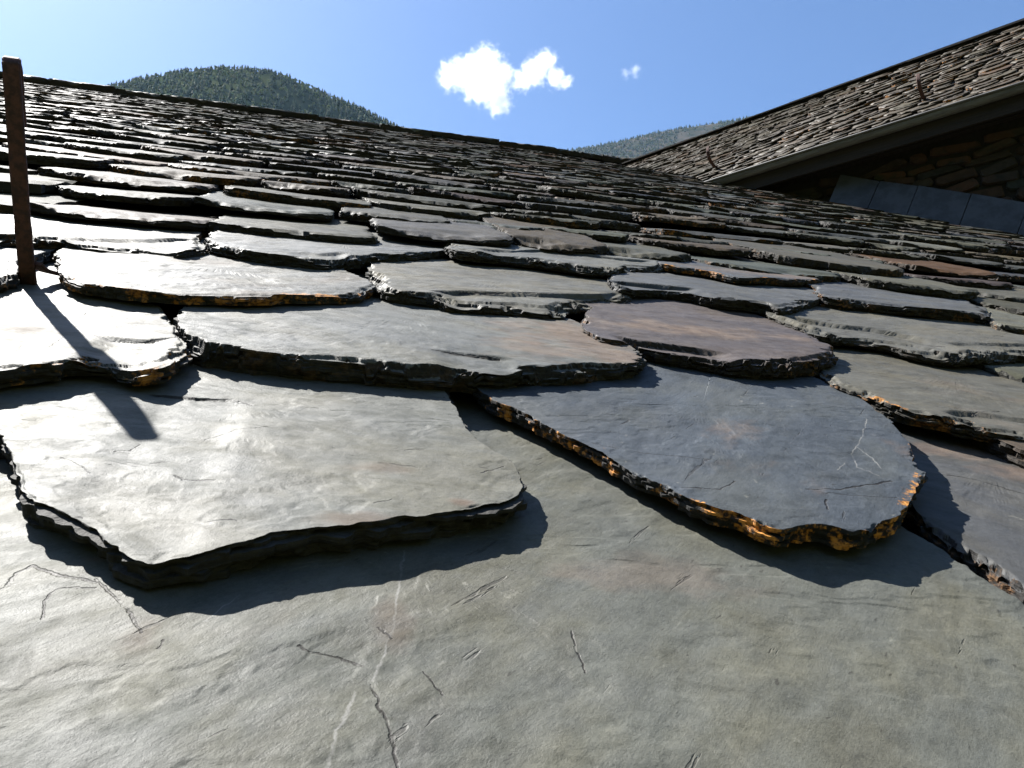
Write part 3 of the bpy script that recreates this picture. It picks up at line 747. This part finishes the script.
me = np_mesh('far_slates', np.concatenate(SV), [np.concatenate(SQ), np.concatenate(ST)], (M_TOPF, M_EDGEF), matidx=np.concatenate([mi_q, mi_t]),
             attrs={'tint': ('FLOAT_COLOR', np.concatenate(STI)), 'rust': ('FLOAT', np.concatenate(SRU))})
o = link('far_slates', me, roof); o['kind'] = 'stuff'

# ridge slabs, deck, walls below
x = -10.0
while x < 9.0:
    w = rs.uniform(0.5, 1.1)
    pts = np.array([(-w / 2, 0), (-w / 4, rs.uniform(-0.02, 0.02)), (0, rs.uniform(-0.02, 0.02)), (w / 4, rs.uniform(-0.02, 0.02)), (w / 2, 0), (w / 2, 0.34), (-w / 2, 0.34)])
    me = slate_mesh('ridge_slab', (M_TOP, M_EDGE), pts, rs.uniform(0.055, 0.075), rs.randrange(9999), 60, 4, 3)
    o = link('ridge_slab', me, roof, (x + w / 2, Y_RIDGE - 0.12 + rs.uniform(-0.03, 0.03), 0.058 + rs.uniform(-0.010, 0.012)), (rs.uniform(-0.16, -0.10), rs.gauss(0, 0.012), rs.gauss(0, 0.01)))
    o.color = (*random_tint(rs), 1); o['rust'] = 0.3
    x += w - 0.03
def box_obj(name, x0, x1, y0, y1, z0, z1, mat, parent, loc=(0, 0, 0), rot=(0, 0, 0)):
    me = np_mesh(name, box_v(x0, x1, y0, y1, z0, z1), [BOX], (mat,))
    return link(name, me, parent, loc, rot)
box_obj('roof_deck', -10, 9, -0.4 * S, Y_RIDGE + 0.16, -0.16, -0.085, M_WOOD, roof)
# the far slope of the same roof
back = box_obj('rear_slope', -10, 9, 0.0, 8.0, -0.1, 0.0, M_MORTAR, roof, (0, Y_RIDGE + 0.18, -0.02), (-2 * PHI, 0, 0))
# house walls under the eaves, upright in the world
zg = ORIGIN[2]
hw = link('house_wall', None, roof)
ridge_z = Y_RIDGE * sin(PHI)
Vw = np.array([[-9.5, 0.1, -zg], [8.5, 0.1, -zg], [8.5, 0.1, -0.15], [-9.5, 0.1, -0.15], [-9.5, 15.5, -zg], [8.5, 15.5, -zg], [8.5, 15.5, -0.15], [-9.5, 15.5, -0.15],
               [-9.5, Y_RIDGE * cos(PHI), ridge_z - 0.25], [8.5, Y_RIDGE * cos(PHI), ridge_z - 0.25]])
me = np_mesh('house_wall', Vw, [np.array([[0, 1, 2, 3], [5, 4, 7, 6]]), np.array([[4, 0, 3, 8, 7], [1, 5, 6, 9, 2]])], (M_MORTAR,))
bpy.data.objects.remove(hw)
hw = link('house_wall', me, roof, (0, 0, 0), (-PHI, 0, 0))

# ================================================================== iron snow hooks
def strip_mesh(name, path, width, thick, mat):
    """flat bar swept along a path in the y-z plane, width along x, slightly uneven"""
    path = catmull(path, 6); n = len(path)
    tg = np.gradient(path, axis=0); tg /= np.linalg.norm(tg, axis=1)[:, None]
    nr = np.stack([-tg[:, 1], tg[:, 0]], 1)
    V = []; be = min(width, thick) * 0.18
    sec = [(-width / 2 + be, -thick / 2), (width / 2 - be, -thick / 2), (width / 2, -thick / 2 + be), (width / 2, thick / 2 - be), (width / 2 - be, thick / 2), (-width / 2 + be, thick / 2), (-width / 2, thick / 2 - be), (-width / 2, -thick / 2 + be)]
    for k in range(n):
        wv = 1 + 0.05 * float(vn(k * 0.7, 0.0, 3))
        for a, b in sec:
            p = path[k] + nr[k] * b * wv
            V.append((a * wv, p[0], p[1]))
    K = len(sec); i = np.arange(K); j = (i + 1) % K
    Q = np.concatenate([np.stack([r_ * K + i, r_ * K + j, (r_ + 1) * K + j, (r_ + 1) * K + i], 1) for r_ in range(n - 1)])
    caps = np.stack([i[::-1], (n - 1) * K + i])
    return np_mesh(name, V, [Q, caps], (mat,))

base_p = roof_hit(27.5, 276, -0.016 * S)
top_h = 0.312 * S
bar = thing('iron_bar', 'rusty square iron bar standing upright out of the slates at the left border', 'iron bar', tuple(ORIGIN + ROOF.T @ base_p), (PHI, 0, 0))
me = strip_mesh('shaft', [(0.02, -0.03), (0.003, 0.0), (-0.006, 0.05), (-0.010, 0.12), (-0.006, 0.19), (0.0, top_h - 0.012), (0.006, top_h), (0.018, top_h + 0.001), (0.030, top_h - 0.010), (0.036, top_h - 0.035), (0.033, top_h - 0.075)], 0.0185, 0.011, M_RUST)
link('shaft', me, bar, (0, 0, 0), (0, 0, 0.25))
me = strip_mesh('foot_tab', [(0.05, -0.012), (0.02, -0.002), (0.006, 0.004), (-0.004, 0.014)], 0.020, 0.005, M_RUST)
link('foot_tab', me, bar, (0.012, 0.005, 0.004), (0, 0, -0.5))

# ================================================================== the neighbouring building
ang = atan2(-ev[1], -ev[0])        # local x runs along the eave towards us, local y into the building
bld = thing('stone_building', 'stone building at the right with steep slate roof, grey gutter and shadowed rubble wall', 'building', tuple(E0), (0, 0, ang))
M3 = np.array(bld.rotation_euler.to_matrix())
loc_inward = M3.T @ inward
SG = 1.0 if loc_inward[1] > 0 else -1.0    # sign of the inward direction on local y
R0 = world_at(1022, 24, 8.3 * S) - E0
run = R0 @ inward; rise = R0[2]
SL = atan2(rise, run); SLEN = sqrt(run * run + rise * rise)
print('other roof slope', math.degrees(SL), 'length', SLEN, 'sign', SG)
XL = -np.linalg.norm((E1 - E0)[:2]) - 3.6   # far (left) end along local x
XR = 3.0
A_ = SG
def bx(name, x0, x1, y0, y1, z0, z1, mat, parent=None, **k):
    y0, y1 = sorted((A_ * y0, A_ * y1))
    return box_obj(name, x0, x1, y0, y1, z0, z1, mat, parent or bld, **k)
# roof deck, sloping
yy1, zz1 = run, rise
deck = np.array([[XL, 0.0, -0.03], [XR, 0.0, -0.03], [XR, A_ * run, rise - 0.03], [XL, A_ * run, rise - 0.03], [XL, 0.0, -0.10], [XR, 0.0, -0.10], [XR, A_ * run, rise - 0.10], [XL, A_ * run, rise - 0.10],
                 [XL, A_ * 2 * run, -0.05], [XR, A_ * 2 * run, -0.05]])
me = np_mesh('roof_deck', deck, [np.array([[0, 1, 2, 3], [4, 5, 6, 7], [0, 1, 5, 4], [3, 2, 9, 8], [0, 3, 7, 4], [1, 2, 6, 5]])], (M_WOOD,))
link('roof_deck', me, bld)
# slates of that roof: rows up the slope
fl = random.Random(23)
OTH = []
for i in range(14):
    w = 0.12 + 0.20 * (i + 0.5) / 14
    OTH.append((w, slate_mesh('slate', (M_TOP, M_EDGE), tongue(w, 0.42, fl), fl.uniform(0.009, 0.020), 8000 + i * 3, 44, 4, 3, rough=0.006)))
TL2 = 0.19
DROW = 0.066
oc = []
nrow = int(SLEN / DROW) + 1
sroot = link('roof_slope', None, bld, (0, 0, 0), (SL, 0, 0) if A_ > 0 else (SL, 0, pi))
for r_ in range(nrow):
    yr = r_ * DROW - 0.03
    x = XL + fl.uniform(0, 0.3)
    while x < XR:
        i = fl.randrange(len(OTH)); w = OTH[i][0]
        xc = x + w / 2; x += w + fl.choice([0, 0.005, 0.012, 0.02])
        yv = yr + fl.uniform(-0.02, 0.02)
        oc.append((xc, yv, i, fl.uniform(-0.003, 0.005), fl.gauss(0, 0.02), fl.gauss(0, 0.03), fl.gauss(0, 0.03), muted_tint(fl)))
# nearest 300 that the picture shows are single slates
def other_px(xc, yv):
    p = E0 + M3 @ np.array([xc, A_ * yv * cos(SL), yv * sin(SL)]) - CAM
    return 512 + FOCAL * (p @ Rw) / (p @ Fw), p @ Fw
oc2 = []
for c_ in oc:
    px, dp = other_px(c_[0], c_[1])
    oc2.append((dp if 630 < px < 1045 and dp > 0 else dp + 50, c_))
oc2.sort(key=lambda q: q[0])
bpy.data.objects.remove(sroot)
def other_matrix(c_):
    xc, yv, i, dz, roll, dt, rz, tint = c_
    mat = Matrix.Translation((xc, A_ * yv * cos(SL), yv * sin(SL)))
    if A_ < 0: mat = mat @ Matrix.Rotation(pi, 4, 'Z')
    return mat @ Matrix.Rotation(SL, 4, 'X') @ Matrix.Translation((0, 0, dz + 0.012)) @ Matrix.Rotation(rz, 4, 'Z') @ Matrix.Rotation(roll, 4, 'Y') @ Matrix.Rotation(-(TL2 + dt), 4, 'X')
wm = 0.66
for dp, c_ in oc2[:300]:
    o = link('slate', OTH[c_[2]][1], bld)
    o.matrix_basis = other_matrix(c_)
    o.color = (*[v * f_ for v, f_ in zip(c_[7], (wm, wm * 0.94, wm * 0.82))], 1); o['rust'] = max(0, fl.gauss(0.5, 0.4))
SV, SQ, ST, SMq, SMt, STI, SRU = [], [], [], [], [], [], []; base = 0
for dp, c_ in oc2[300:]:
    w, (V, q, t_, mi, at) = STUFFV[c_[2]]
    A = np.array(other_matrix(c_) @ Matrix.Diagonal((OTH[c_[2]][0] / w, 0.84, 1, 1)))
    SV.append(V @ A[:3, :3].T + A[:3, 3]); SQ.append(q + base); ST.append(t_ + base); SMq.append(mi[:len(q)]); SMt.append(mi[len(q):]); base += len(V)
    STI.append(np.tile((*c_[7], 1), (len(V), 1))); SRU.append(np.full(len(V), 0.4))
me = np_mesh('far_slates', np.concatenate(SV), [np.concatenate(SQ), np.concatenate(ST)], (M_TOPF, M_EDGEF), matidx=np.concatenate(SMq + SMt),
             attrs={'tint': ('FLOAT_COLOR', np.concatenate(STI)), 'rust': ('FLOAT', np.concatenate(SRU))})
o = link('far_slates', me, bld); o['kind'] = 'stuff'
# ridge slabs of that roof
x = XL
while x < XR:
    w = fl.uniform(0.5, 0.9)
    bxo = bx('ridge_slab', x, x + w - 0.002, run - 0.05, run + 0.10, rise + 0.0 + fl.uniform(0, 0.010), rise + 0.014 + fl.uniform(0, 0.01), M_EDGE)
    bxo.color = (0.12, 0.115, 0.105, 1); bxo['rust'] = 0.2
    x += w
# gutter: half-round trough with a rolled rim, in lengths
rg = 0.042
def gutter(x0, x1):
    V = []; prof = []
    for a in np.linspace(0, pi, 13): prof.append((-cos(a) * rg, -sin(a) * rg * 1.25))
    for a in np.linspace(pi, 0, 13): prof.append((-cos(a) * (rg - 0.004), -sin(a) * (rg * 1.25 - 0.004)))
    K = len(prof)
    for xx in (x0, x1):
        for a, b in prof: V.append((xx, A_ * (a - rg - 0.002), b - 0.03))
    i = np.arange(K); j = (i + 1) % K
    return np_mesh('gutter', V, [np.stack([i, j, K + j, K + i], 1)], (M_ZINC,), smooth=np.ones(K, bool))
def rim(x0, x1):
    V = []
    for xx in (x0, x1):
        for a in np.linspace(0, 2 * pi, 8, endpoint=False): V.append((xx, A_ * (-2 * rg - 0.006 + 0.011 * cos(a)), -0.024 + 0.011 * sin(a)))
    i = np.arange(8); j = (i + 1) % 8
    return np_mesh('gutter_rim', V, [np.stack([i, j, 8 + j, 8 + i], 1)], (M_ZINC,), smooth=np.ones(8, bool))
x = -np.linalg.norm((E1 - E0)[:2]) - 0.3
GX = x
while x < XR:
    x2 = min(x + 1.9, XR)
    g = link('gutter', gutter(x, x2 + 0.02), bld, (0, 0, fl.uniform(-0.003, 0.003)))
    link('gutter_rim', rim(x, x2), g)
    x = x2
bx('fascia_board', XL, XR, -0.004, 0.022, -0.20, -0.04, M_WOOD)
x = 0
for k in range(3):
    bx('soffit_board', XL, XR, 0.024 + k * (OVER - 0.02) / 3, 0.024 + (k + 1) * (OVER - 0.02) / 3 - 0.008, -0.135 + 0.02 * (k % 2), -0.115 + 0.02 * (k % 2), M_WOOD)
# wall
WB = -(E0[2]) - 0.2
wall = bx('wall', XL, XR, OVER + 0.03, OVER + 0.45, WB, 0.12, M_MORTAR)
bx('wall', XL, XR, 2 * run - 0.4, 2 * run - 0.2, WB, -0.1, M_MORTAR)
# rubble stones set in the wall where it can be seen
def stone_mesh(w, h_, d_, rsx):
    a = rsx.uniform(0.1, 0.3) * h_; b = rsx.uniform(0.1, 0.3) * h_
    q = [(-w / 2, -h_ / 2 + a), (-w / 2 + a * 1.5, -h_ / 2), (w / 2 - b, -h_ / 2 + rsx.uniform(0, 0.1) * h_), (w / 2, -h_ / 2 + b), (w / 2 - rsx.uniform(0, 0.03), h_ / 2 - a), (w / 2 - b * 1.5, h_ / 2), (-w / 2 + b, h_ / 2 - rsx.uniform(0, 0.1) * h_), (-w / 2, h_ / 2 - b)]
    V = [(x_, 0.05, z_) for x_, z_ in q] + [(x_, -d_ * 0.6, z_) for x_, z_ in q] + [(x_ * 0.9, -d_ * rsx.uniform(0.85, 1.15), z_ * 0.82) for x_, z_ in q]
    i = np.arange(8); j = (i + 1) % 8
    Q = np.concatenate([np.stack([r_ * 8 + i, r_ * 8 + j, (r_ + 1) * 8 + j, (r_ + 1) * 8 + i], 1) for r_ in range(2)])
    if A_ < 0: V = [(x_, -y_, z_) for x_, y_, z_ in V]
    return np_mesh('stone', V, [Q, (16 + i)[None]], (M_STONE,))
STN = [stone_mesh(fl.uniform(0.11, 0.42), 0.1, 0.035, fl) for i in range(14)]
z = -0.20; ns = 0
while z > -1.5:
    hh = fl.uniform(0.06, 0.135)
    x = -2.6 + fl.uniform(0, 0.2)
    while x < 0.9 and ns < 298:
        me = STN[fl.randrange(14)]; w = max(v.co.x for v in me.vertices) * 2
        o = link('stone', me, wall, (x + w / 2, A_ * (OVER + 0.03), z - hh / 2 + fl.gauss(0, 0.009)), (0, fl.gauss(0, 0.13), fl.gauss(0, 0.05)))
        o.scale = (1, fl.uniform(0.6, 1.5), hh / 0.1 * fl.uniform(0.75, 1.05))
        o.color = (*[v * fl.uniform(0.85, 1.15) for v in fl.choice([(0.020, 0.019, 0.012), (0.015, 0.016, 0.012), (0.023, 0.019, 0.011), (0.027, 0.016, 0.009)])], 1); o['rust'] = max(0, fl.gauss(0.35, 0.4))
        x += w + fl.uniform(0.006, 0.02); ns += 1
    z -= hh
# dark slabs leaning on the wall's foot, where it meets the near roof
def to_bld(p_roof):
    return M3.T @ (ORIGIN + ROOF.T @ np.asarray(p_roof) - E0)
def roof_z_at(xl, yl):
    """height of the near roof plane at building-local x, y"""
    pw = E0 + M3 @ np.array([xl, yl, 0.0])
    rel = pw - ORIGIN
    zz = (0.02 - (rel[0] * 0 + rel[1] * ROOF[2][1] + rel[2] * ROOF[2][2])) / ROOF[2][2]
    return zz
x = -1.5
while x < 1.6:
    w = fl.uniform(0.25, 0.40)
    yb, yt = A_ * (OVER - 0.15), A_ * (OVER - 0.06)
    za, zb = roof_z_at(x, yb) - 0.05, roof_z_at(x + w, yb) - 0.05
    sh = 0.10
    t1 = 0.275
    V = []
    for dy in (0.0, A_ * 0.018):
        V += [(x, yb + dy, za), (x + w - 0.008, yb + dy, zb), (x + w - 0.008 + sh, yt + dy, zb + t1 + fl.uniform(-0.006, 0.006)), (x + sh, yt + dy, za + t1 + fl.uniform(-0.006, 0.006))]
    dn = fl.uniform(-0.008, 0.008)
    V = np.array(V) + [0, A_ * dn, 0]
    me = np_mesh('flashing_slab', V, [BOX], (M_FLASH,))
    link('flashing_slab', me, bld)
    x += w
# snow hooks on that roof: curved flat bars
def other_point(px, py):
    d_ = Fw * FOCAL + Rw * (px - 512) + Uw * (384 - py)
    nrm = M3 @ np.array([0, -A_ * sin(SL), cos(SL)])
    t_ = ((E0 + nrm * 0.03 - CAM) @ nrm) / (d_ @ nrm)
    return CAM + t_ * d_
for (px, py, hh, lab) in ((923, 97, 0.19, 'rusty curved iron hook on the neighbouring roof, above the gutter near the right border'),
                          (714, 166, 0.20, 'rusty curved iron hook near the far left end of the neighbouring roof')):
    hk = thing('snow_hook', lab, 'roof hook', tuple(other_point(px, py)), (SL if A_ > 0 else SL, 0, ang if A_ > 0 else ang + pi), 'curved snow hooks on the neighbouring roof')
    hk.rotation_mode = 'XYZ'
    hk.rotation_euler = (Matrix.Rotation(ang if A_ > 0 else ang + pi, 4, 'Z') @ Matrix.Rotation(SL, 4, 'X')).to_euler()
    me = strip_mesh('shaft', [(0.05, -0.03), (0.0, 0.0), (-0.035, hh * 0.3), (-0.045, hh * 0.55), (-0.02, hh * 0.82), (0.03, hh)], 0.03, 0.016, M_RUST)
    link('shaft', me, hk)

# ================================================================== ground and hills
g = 5200.0
gv = np.array([[-g, -g, 0], [g, -g, 0], [g, g, 0], [-g, g, 0]])
o = link('ground', np_mesh('ground', gv, [np.array([[0, 1, 2, 3]])], (M_GROUND,))); o['kind'] = 'structure'

def hill(name, crest, depth, slope, mat, extent, seed, bare=None, rough_amp=1.0):
    """a hill whose crest follows the given skyline at its own distance; falls away on both sides"""
    cp = np.array([world_at(px, py, depth) for px, py in crest])
    lat = np.array([Rw[0], Rw[1], 0.0]); fwd = np.array([sin(PSI), cos(PSI), 0.0])
    la = (cp - CAM) @ lat; fa = (cp - CAM) @ fwd; za = cp[:, 2]
    order = np.argsort(la); la, fa, za = la[order], fa[order], za[order]
    a = np.linspace(la[0], la[-1], 160); b = np.linspace(-extent, extent * 0.5, 90)
    Aa, Bb = np.meshgrid(a, b, indexing='ij')
    zc = np.interp(Aa, la, za); fc = np.interp(Aa, la, fa)
    zc = (zc + np.roll(zc, 1, 0) + np.roll(zc, -1, 0)) / 3; zc[0] = za[0]; zc[-1] = za[-1]
    Z = zc - slope * (np.sqrt(Bb ** 2 + 30 ** 2) - 30) - rough_amp * 10 * np.abs(fbm(Aa / 160, Bb / 160, seed, 4)) * sstep(0, 60, np.abs(Bb))
    Z = np.maximum(Z, -3)
    P = CAM[None, None] * np.array([1, 1, 0]) + Aa[..., None] * lat + (fc + Bb)[..., None] * fwd + Z[..., None] * np.array([0, 0, 1])
    nA, nB = Aa.shape
    idx = np.arange(nA * nB).reshape(nA, nB)
    Q = np.stack([idx[:-1, :-1], idx[1:, :-1], idx[1:, 1:], idx[:-1, 1:]], -1).reshape(-1, 4)
    me = np_mesh(name, P.reshape(-1, 3), [Q], (mat,), smooth=np.ones(len(Q), bool))
    o = link(name, me); o['kind'] = 'structure'
    def sample(aq, bq):
        i = np.clip(np.searchsorted(a, aq) - 1, 0, nA - 2); j = np.clip(np.searchsorted(b, bq) - 1, 0, nB - 2)
        fx = (aq - a[i]) / (a[1] - a[0]); fy = (bq - b[j]) / (b[1] - b[0])
        fx = fx[:, None]; fy = fy[:, None]
        return P[i, j] * (1 - fx) * (1 - fy) + P[i + 1, j] * fx * (1 - fy) + P[i, j + 1] * (1 - fx) * fy + P[i + 1, j + 1] * fx * fy
    return (a[0], a[-1]), sample

# one tree shape: tapered trunk and ragged skirts of branches / a lumpy broad crown
def conifer(rsx, tiers=5, seg=7):
    V = []; F = []
    for t_ in range(tiers):
        f = t_ / tiers; z0 = 0.1 + 0.9 * f; z1 = min(1.0, z0 + 0.9 / tiers * 1.5); r_ = 0.21 * (1 - f) ** 0.85 + 0.02
        b = len(V)
        V.append((rsx.uniform(-0.01, 0.01), rsx.uniform(-0.01, 0.01), z1))
        for k in range(seg):
            a = 2 * pi * (k + rsx.uniform(-0.25, 0.25)) / seg; rr = r_ * rsx.uniform(0.65, 1.25)
            V.append((rr * cos(a), rr * sin(a), z0 - rsx.uniform(0, 0.05)))
        for k in range(seg): F.append((b, b + 1 + k, b + 1 + (k + 1) % seg))
    b = len(V)
    for k in range(4): V.append((0.02 * cos(k * pi / 2), 0.02 * sin(k * pi / 2), -0.05))
    V.append((0, 0, 0.4))
    for k in range(4): F.append((b + k, b + (k + 1) % 4, b + 4))
    return np.array(V), np.array(F)
def broad(rsx):
    import bmesh
    V = []; F = []
    for c_ in range(5):
        bm = bmesh.new(); bmesh.ops.create_icosphere(bm, subdivisions=1, radius=1)
        cx, cy, cz = rsx.uniform(-0.14, 0.14), rsx.uniform(-0.14, 0.14), rsx.uniform(0.35, 0.8); r_ = rsx.uniform(0.13, 0.22)
        b = len(V)
        for v in bm.verts:
            k = r_ * rsx.uniform(0.7, 1.2); V.append((cx + v.co.x * k, cy + v.co.y * k, cz + v.co.z * k))
        bm.verts.index_update()
        for f in bm.faces: F.append(tuple(b + v.index for v in f.verts))
        bm.free()
    b = len(V)
    for k in range(4): V.append((0.03 * cos(k * pi / 2), 0.03 * sin(k * pi / 2), -0.05))
    V.append((0, 0, 0.6))
    for k in range(4): F.append((b + k, b + (k + 1) % 4, b + 4))
    return np.array(V), np.array(F)
tr = random.Random(5)
CONI = [conifer(tr) for _ in range(8)]; BRO = [broad(tr) for _ in range(6)]

def wood(name, arange, sample, n, brange, hrange, broad_share, seed, keep=None, tone=1.0):
    r2 = np.random.RandomState(seed)
    aq = r2.uniform(arange[0], arange[1], n); bq = brange[0] + (brange[1] - brange[0]) * r2.uniform(0, 1, n)
    ok = np.ones(n, bool) if keep is None else keep(aq, bq, r2)
    aq, bq = aq[ok], bq[ok]
    P = sample(aq, bq)
    cl = fbm(aq / 60, bq / 60, seed, 3)
    VV, FF, TT = [], [], []; base = 0
    for k in range(len(aq)):
        isb = r2.uniform() < broad_share + 0.5 * cl[k]
        V, F = (BRO[r2.randint(len(BRO))] if isb else CONI[r2.randint(len(CONI))])
        h_ = r2.uniform(*hrange) * (0.75 if isb else 1.0); wd = h_ * r2.uniform(0.85, 1.25)
        a = r2.uniform(0, 6.28); c_, s_ = cos(a), sin(a)
        X = np.stack([(V[:, 0] * c_ - V[:, 1] * s_) * wd, (V[:, 0] * s_ + V[:, 1] * c_) * wd, V[:, 2] * h_], 1) + P[k]
        VV.append(X); FF.append(F + base); base += len(V)
        g_ = r2.uniform(0.7, 1.3)
        tcol = np.array((0.165, 0.185, 0.055)) if isb else np.array((0.078, 0.098, 0.038))
        if isb and r2.uniform() < 0.2: tcol = np.array((0.14, 0.13, 0.05))
        TT.append(np.tile((*(tcol * g_ * tone), 1), (len(V), 1)))
    me = np_mesh(name, np.concatenate(VV), [np.concatenate(FF)], (M_LEAF,), attrs={'tint': ('FLOAT_COLOR', np.concatenate(TT))})
    o = link(name, me); o['kind'] = 'stuff'
    return o
DL, DR = 1300.0, 3000.0
rng, smp = hill('hill', [(-700, 330), (-300, 200), (-60, 118), (60, 103), (112, 93), (148, 83), (184, 76), (214, 72.5), (244, 72), (274, 76), (302, 85), (330, 99), (352, 108), (375, 119), (405, 134), (480, 172), (640, 250), (800, 330)], DL, 1.05, M_HILL, 1050.0, 31)
def keepL(aq, bq, r2):
    px = 512 + aq / DL * FOCAL
    return (px > 60) & (px < 440)
wood('hill_wood', rng, smp, 22000, (-400, 45), (7.5, 12.5), 0.34, 41, keepL)
rng2, smp2 = hill('hill', [(200, 420), (400, 240), (520, 166), (570, 151), (610, 145), (650, 135), (690, 128), (720, 124), (745, 120), (800, 108), (900, 92), (1100, 60), (1400, 20), (1700, 0)], DR, 0.95, M_SCREE, 2300.0, 57)
def keepR(aq, bq, r2):
    px = 512 + aq / DR * FOCAL
    bare = fbm((aq - bq * 0.9) / 130, (bq + aq * 0.4) / 420, 63, 3)
    gone = np.exp(-(((px - 700) - (-bq - 40) * -0.10) / 22) ** 2) * sstep(10, 70, -bq)
    return (px > 545) & (px < 800) & (r2.uniform(0, 1, len(aq)) < np.clip(0.95 - 1.1 * gone + 0.5 * bare, 0.12, 1))
wood('hill_wood', rng2, smp2, 26000, (-420, 40), (9, 16), 0.45, 43, keepR, 0.62)

# unseen valley flanks, added behind and beside the house to block low skylight
na, nr = 150, 40
az = np.linspace(radians(15 + 62), radians(15 + 360 - 62), na); rr = np.linspace(260, 2600, nr)
Aq, Rq = np.meshgrid(az, rr, indexing='ij')
hgt = 620 * sstep(200, 1250, Rq) * (1 + 0.35 * fbm(Aq * 2.2, Rq * 0, 77, 3)) + 90 * fbm(Aq * 9, Rq / 260, 78, 5) * sstep(260, 900, Rq)
edge = sstep(0, 0.25, Aq - az[0]) * sstep(0, 0.25, az[-1] - Aq)
hgt = hgt * edge - 4 * (1 - edge) - 2
idx = np.arange(na * nr).reshape(na, nr)
Q = np.stack([idx[:-1, :-1], idx[:-1, 1:], idx[1:, 1:], idx[1:, :-1]], -1).reshape(-1, 4)
o = link('hill', np_mesh('hill', np.stack([Rq * np.sin(Aq), Rq * np.cos(Aq), hgt], -1).reshape(-1, 3), [Q], (M_HILL,), smooth=np.ones(len(Q), bool))); o['kind'] = 'structure'

# ================================================================== air
hz = 5300.0
top = 1800.0
hv = box_v(-hz, hz, -hz, hz, -5.0, top)
hm = bpy.data.materials.new('haze'); hm.use_nodes = True
nt = hm.node_tree; nt.nodes.clear()
ho = nt.nodes.new('ShaderNodeOutputMaterial'); pv = nt.nodes.new('ShaderNodeVolumePrincipled')
pv.inputs['Color'].default_value = (0.45, 0.70, 1.0, 1); pv.inputs['Density'].default_value = 0.000024; pv.inputs['Anisotropy'].default_value = 0.2
nt.links.new(pv.outputs[0], ho.inputs['Volume'])
o = link('haze', np_mesh('haze', hv, [BOX], (hm,))); o['kind'] = 'stuff'

# ================================================================== clouds, each a real body of mist
def cloud(label, blobs, depth, seed, dens, wisp):
    """blobs: (px, py, radius in px); built at their true size, far above the hills"""
    k = depth / FOCAL
    ctr = world_at(np.mean([b[0] for b in blobs]), np.mean([b[1] for b in blobs]), depth)
    mt = bpy.data.materials.new('cloud_mist'); mt.use_nodes = True
    nt = mt.node_tree; nt.nodes.clear()
    out = nt.nodes.new('ShaderNodeOutputMaterial')
    tc = nt.nodes.new('ShaderNodeTexCoord')
    nz = nt.nodes.new('ShaderNodeTexNoise'); nz.inputs['Scale'].default_value = 0.012; nz.inputs['Detail'].default_value = 7; nz.inputs['Roughness'].default_value = 0.62
    mp = nt.nodes.new('ShaderNodeMapping'); mp.inputs['Location'].default_value = (seed * 31.0, seed * 17.0, 0)
    nt.links.new(tc.outputs['Object'], mp.inputs[0]); nt.links.new(mp.outputs[0], nz.inputs['Vector'])
    field = None
    lo = np.full(3, 1e9); hi = -lo
    for px, py, r_ in blobs:
        p = world_at(px, py, depth) - ctr; rad = r_ * 1.12 * k
        lo = np.minimum(lo, p - rad * 1.6); hi = np.maximum(hi, p + rad * 1.6)
        dn = nt.nodes.new('ShaderNodeVectorMath'); dn.operation = 'DISTANCE'
        nt.links.new(tc.outputs['Object'], dn.inputs[0]); dn.inputs[1].default_value = tuple(p)
        f = mth(nt, 'SUBTRACT', 1.0, mth(nt, 'DIVIDE', dn.outputs['Value'], rad * 1.5))
        field = f if field is None else mth(nt, 'MAXIMUM', field, f)
    v = mth(nt, 'ADD', field, mth(nt, 'MULTIPLY', mth(nt, 'SUBTRACT', nz.outputs[0], 0.5), wisp))
    dd = mth(nt, 'MULTIPLY', mth(nt, 'POWER', maprange(nt, v, 0.05, 1.0, 0.0, 1.0), 2.0), dens)
    sc = nt.nodes.new('ShaderNodeVolumePrincipled'); sc.inputs['Color'].default_value = (1, 1, 1, 1); sc.inputs['Anisotropy'].default_value = 0.35
    nt.links.new(dd, sc.inputs['Density']); nt.links.new(sc.outputs[0], out.inputs['Volume'])
    me = np_mesh('cloud', box_v(lo[0], hi[0], lo[1], hi[1], lo[2], hi[2]), [BOX], (mt,))
    o = link('cloud', me, None, tuple(ctr)); o['label'] = label; o['category'] = 'cloud'
    return o
DC = 9000.0
cloud('largest white puffy cloud, left of a smaller one in the blue sky', [(452, 76, 12), (468, 74, 15), (486, 62, 13), (490, 82, 18), (498, 100, 12), (478, 88, 13), (502, 74, 10)], DC, 1, 0.016, 1.7)
cloud('small white cloud just right of the largest one', [(522, 80, 9), (535, 72, 12), (546, 62, 10), (555, 78, 9), (566, 82, 6)], DC, 2, 0.014, 1.7)
cloud('faint tiny wisp of cloud, farthest right of the three', [(626, 74, 5), (635, 71, 6)], DC, 3, 0.0022, 2.2)

for ob in scene.objects:
    if ob.type == 'MESH' and ob.parent is None and 'label' not in ob.keys() and 'kind' not in ob.keys(): print('untagged', ob.name)
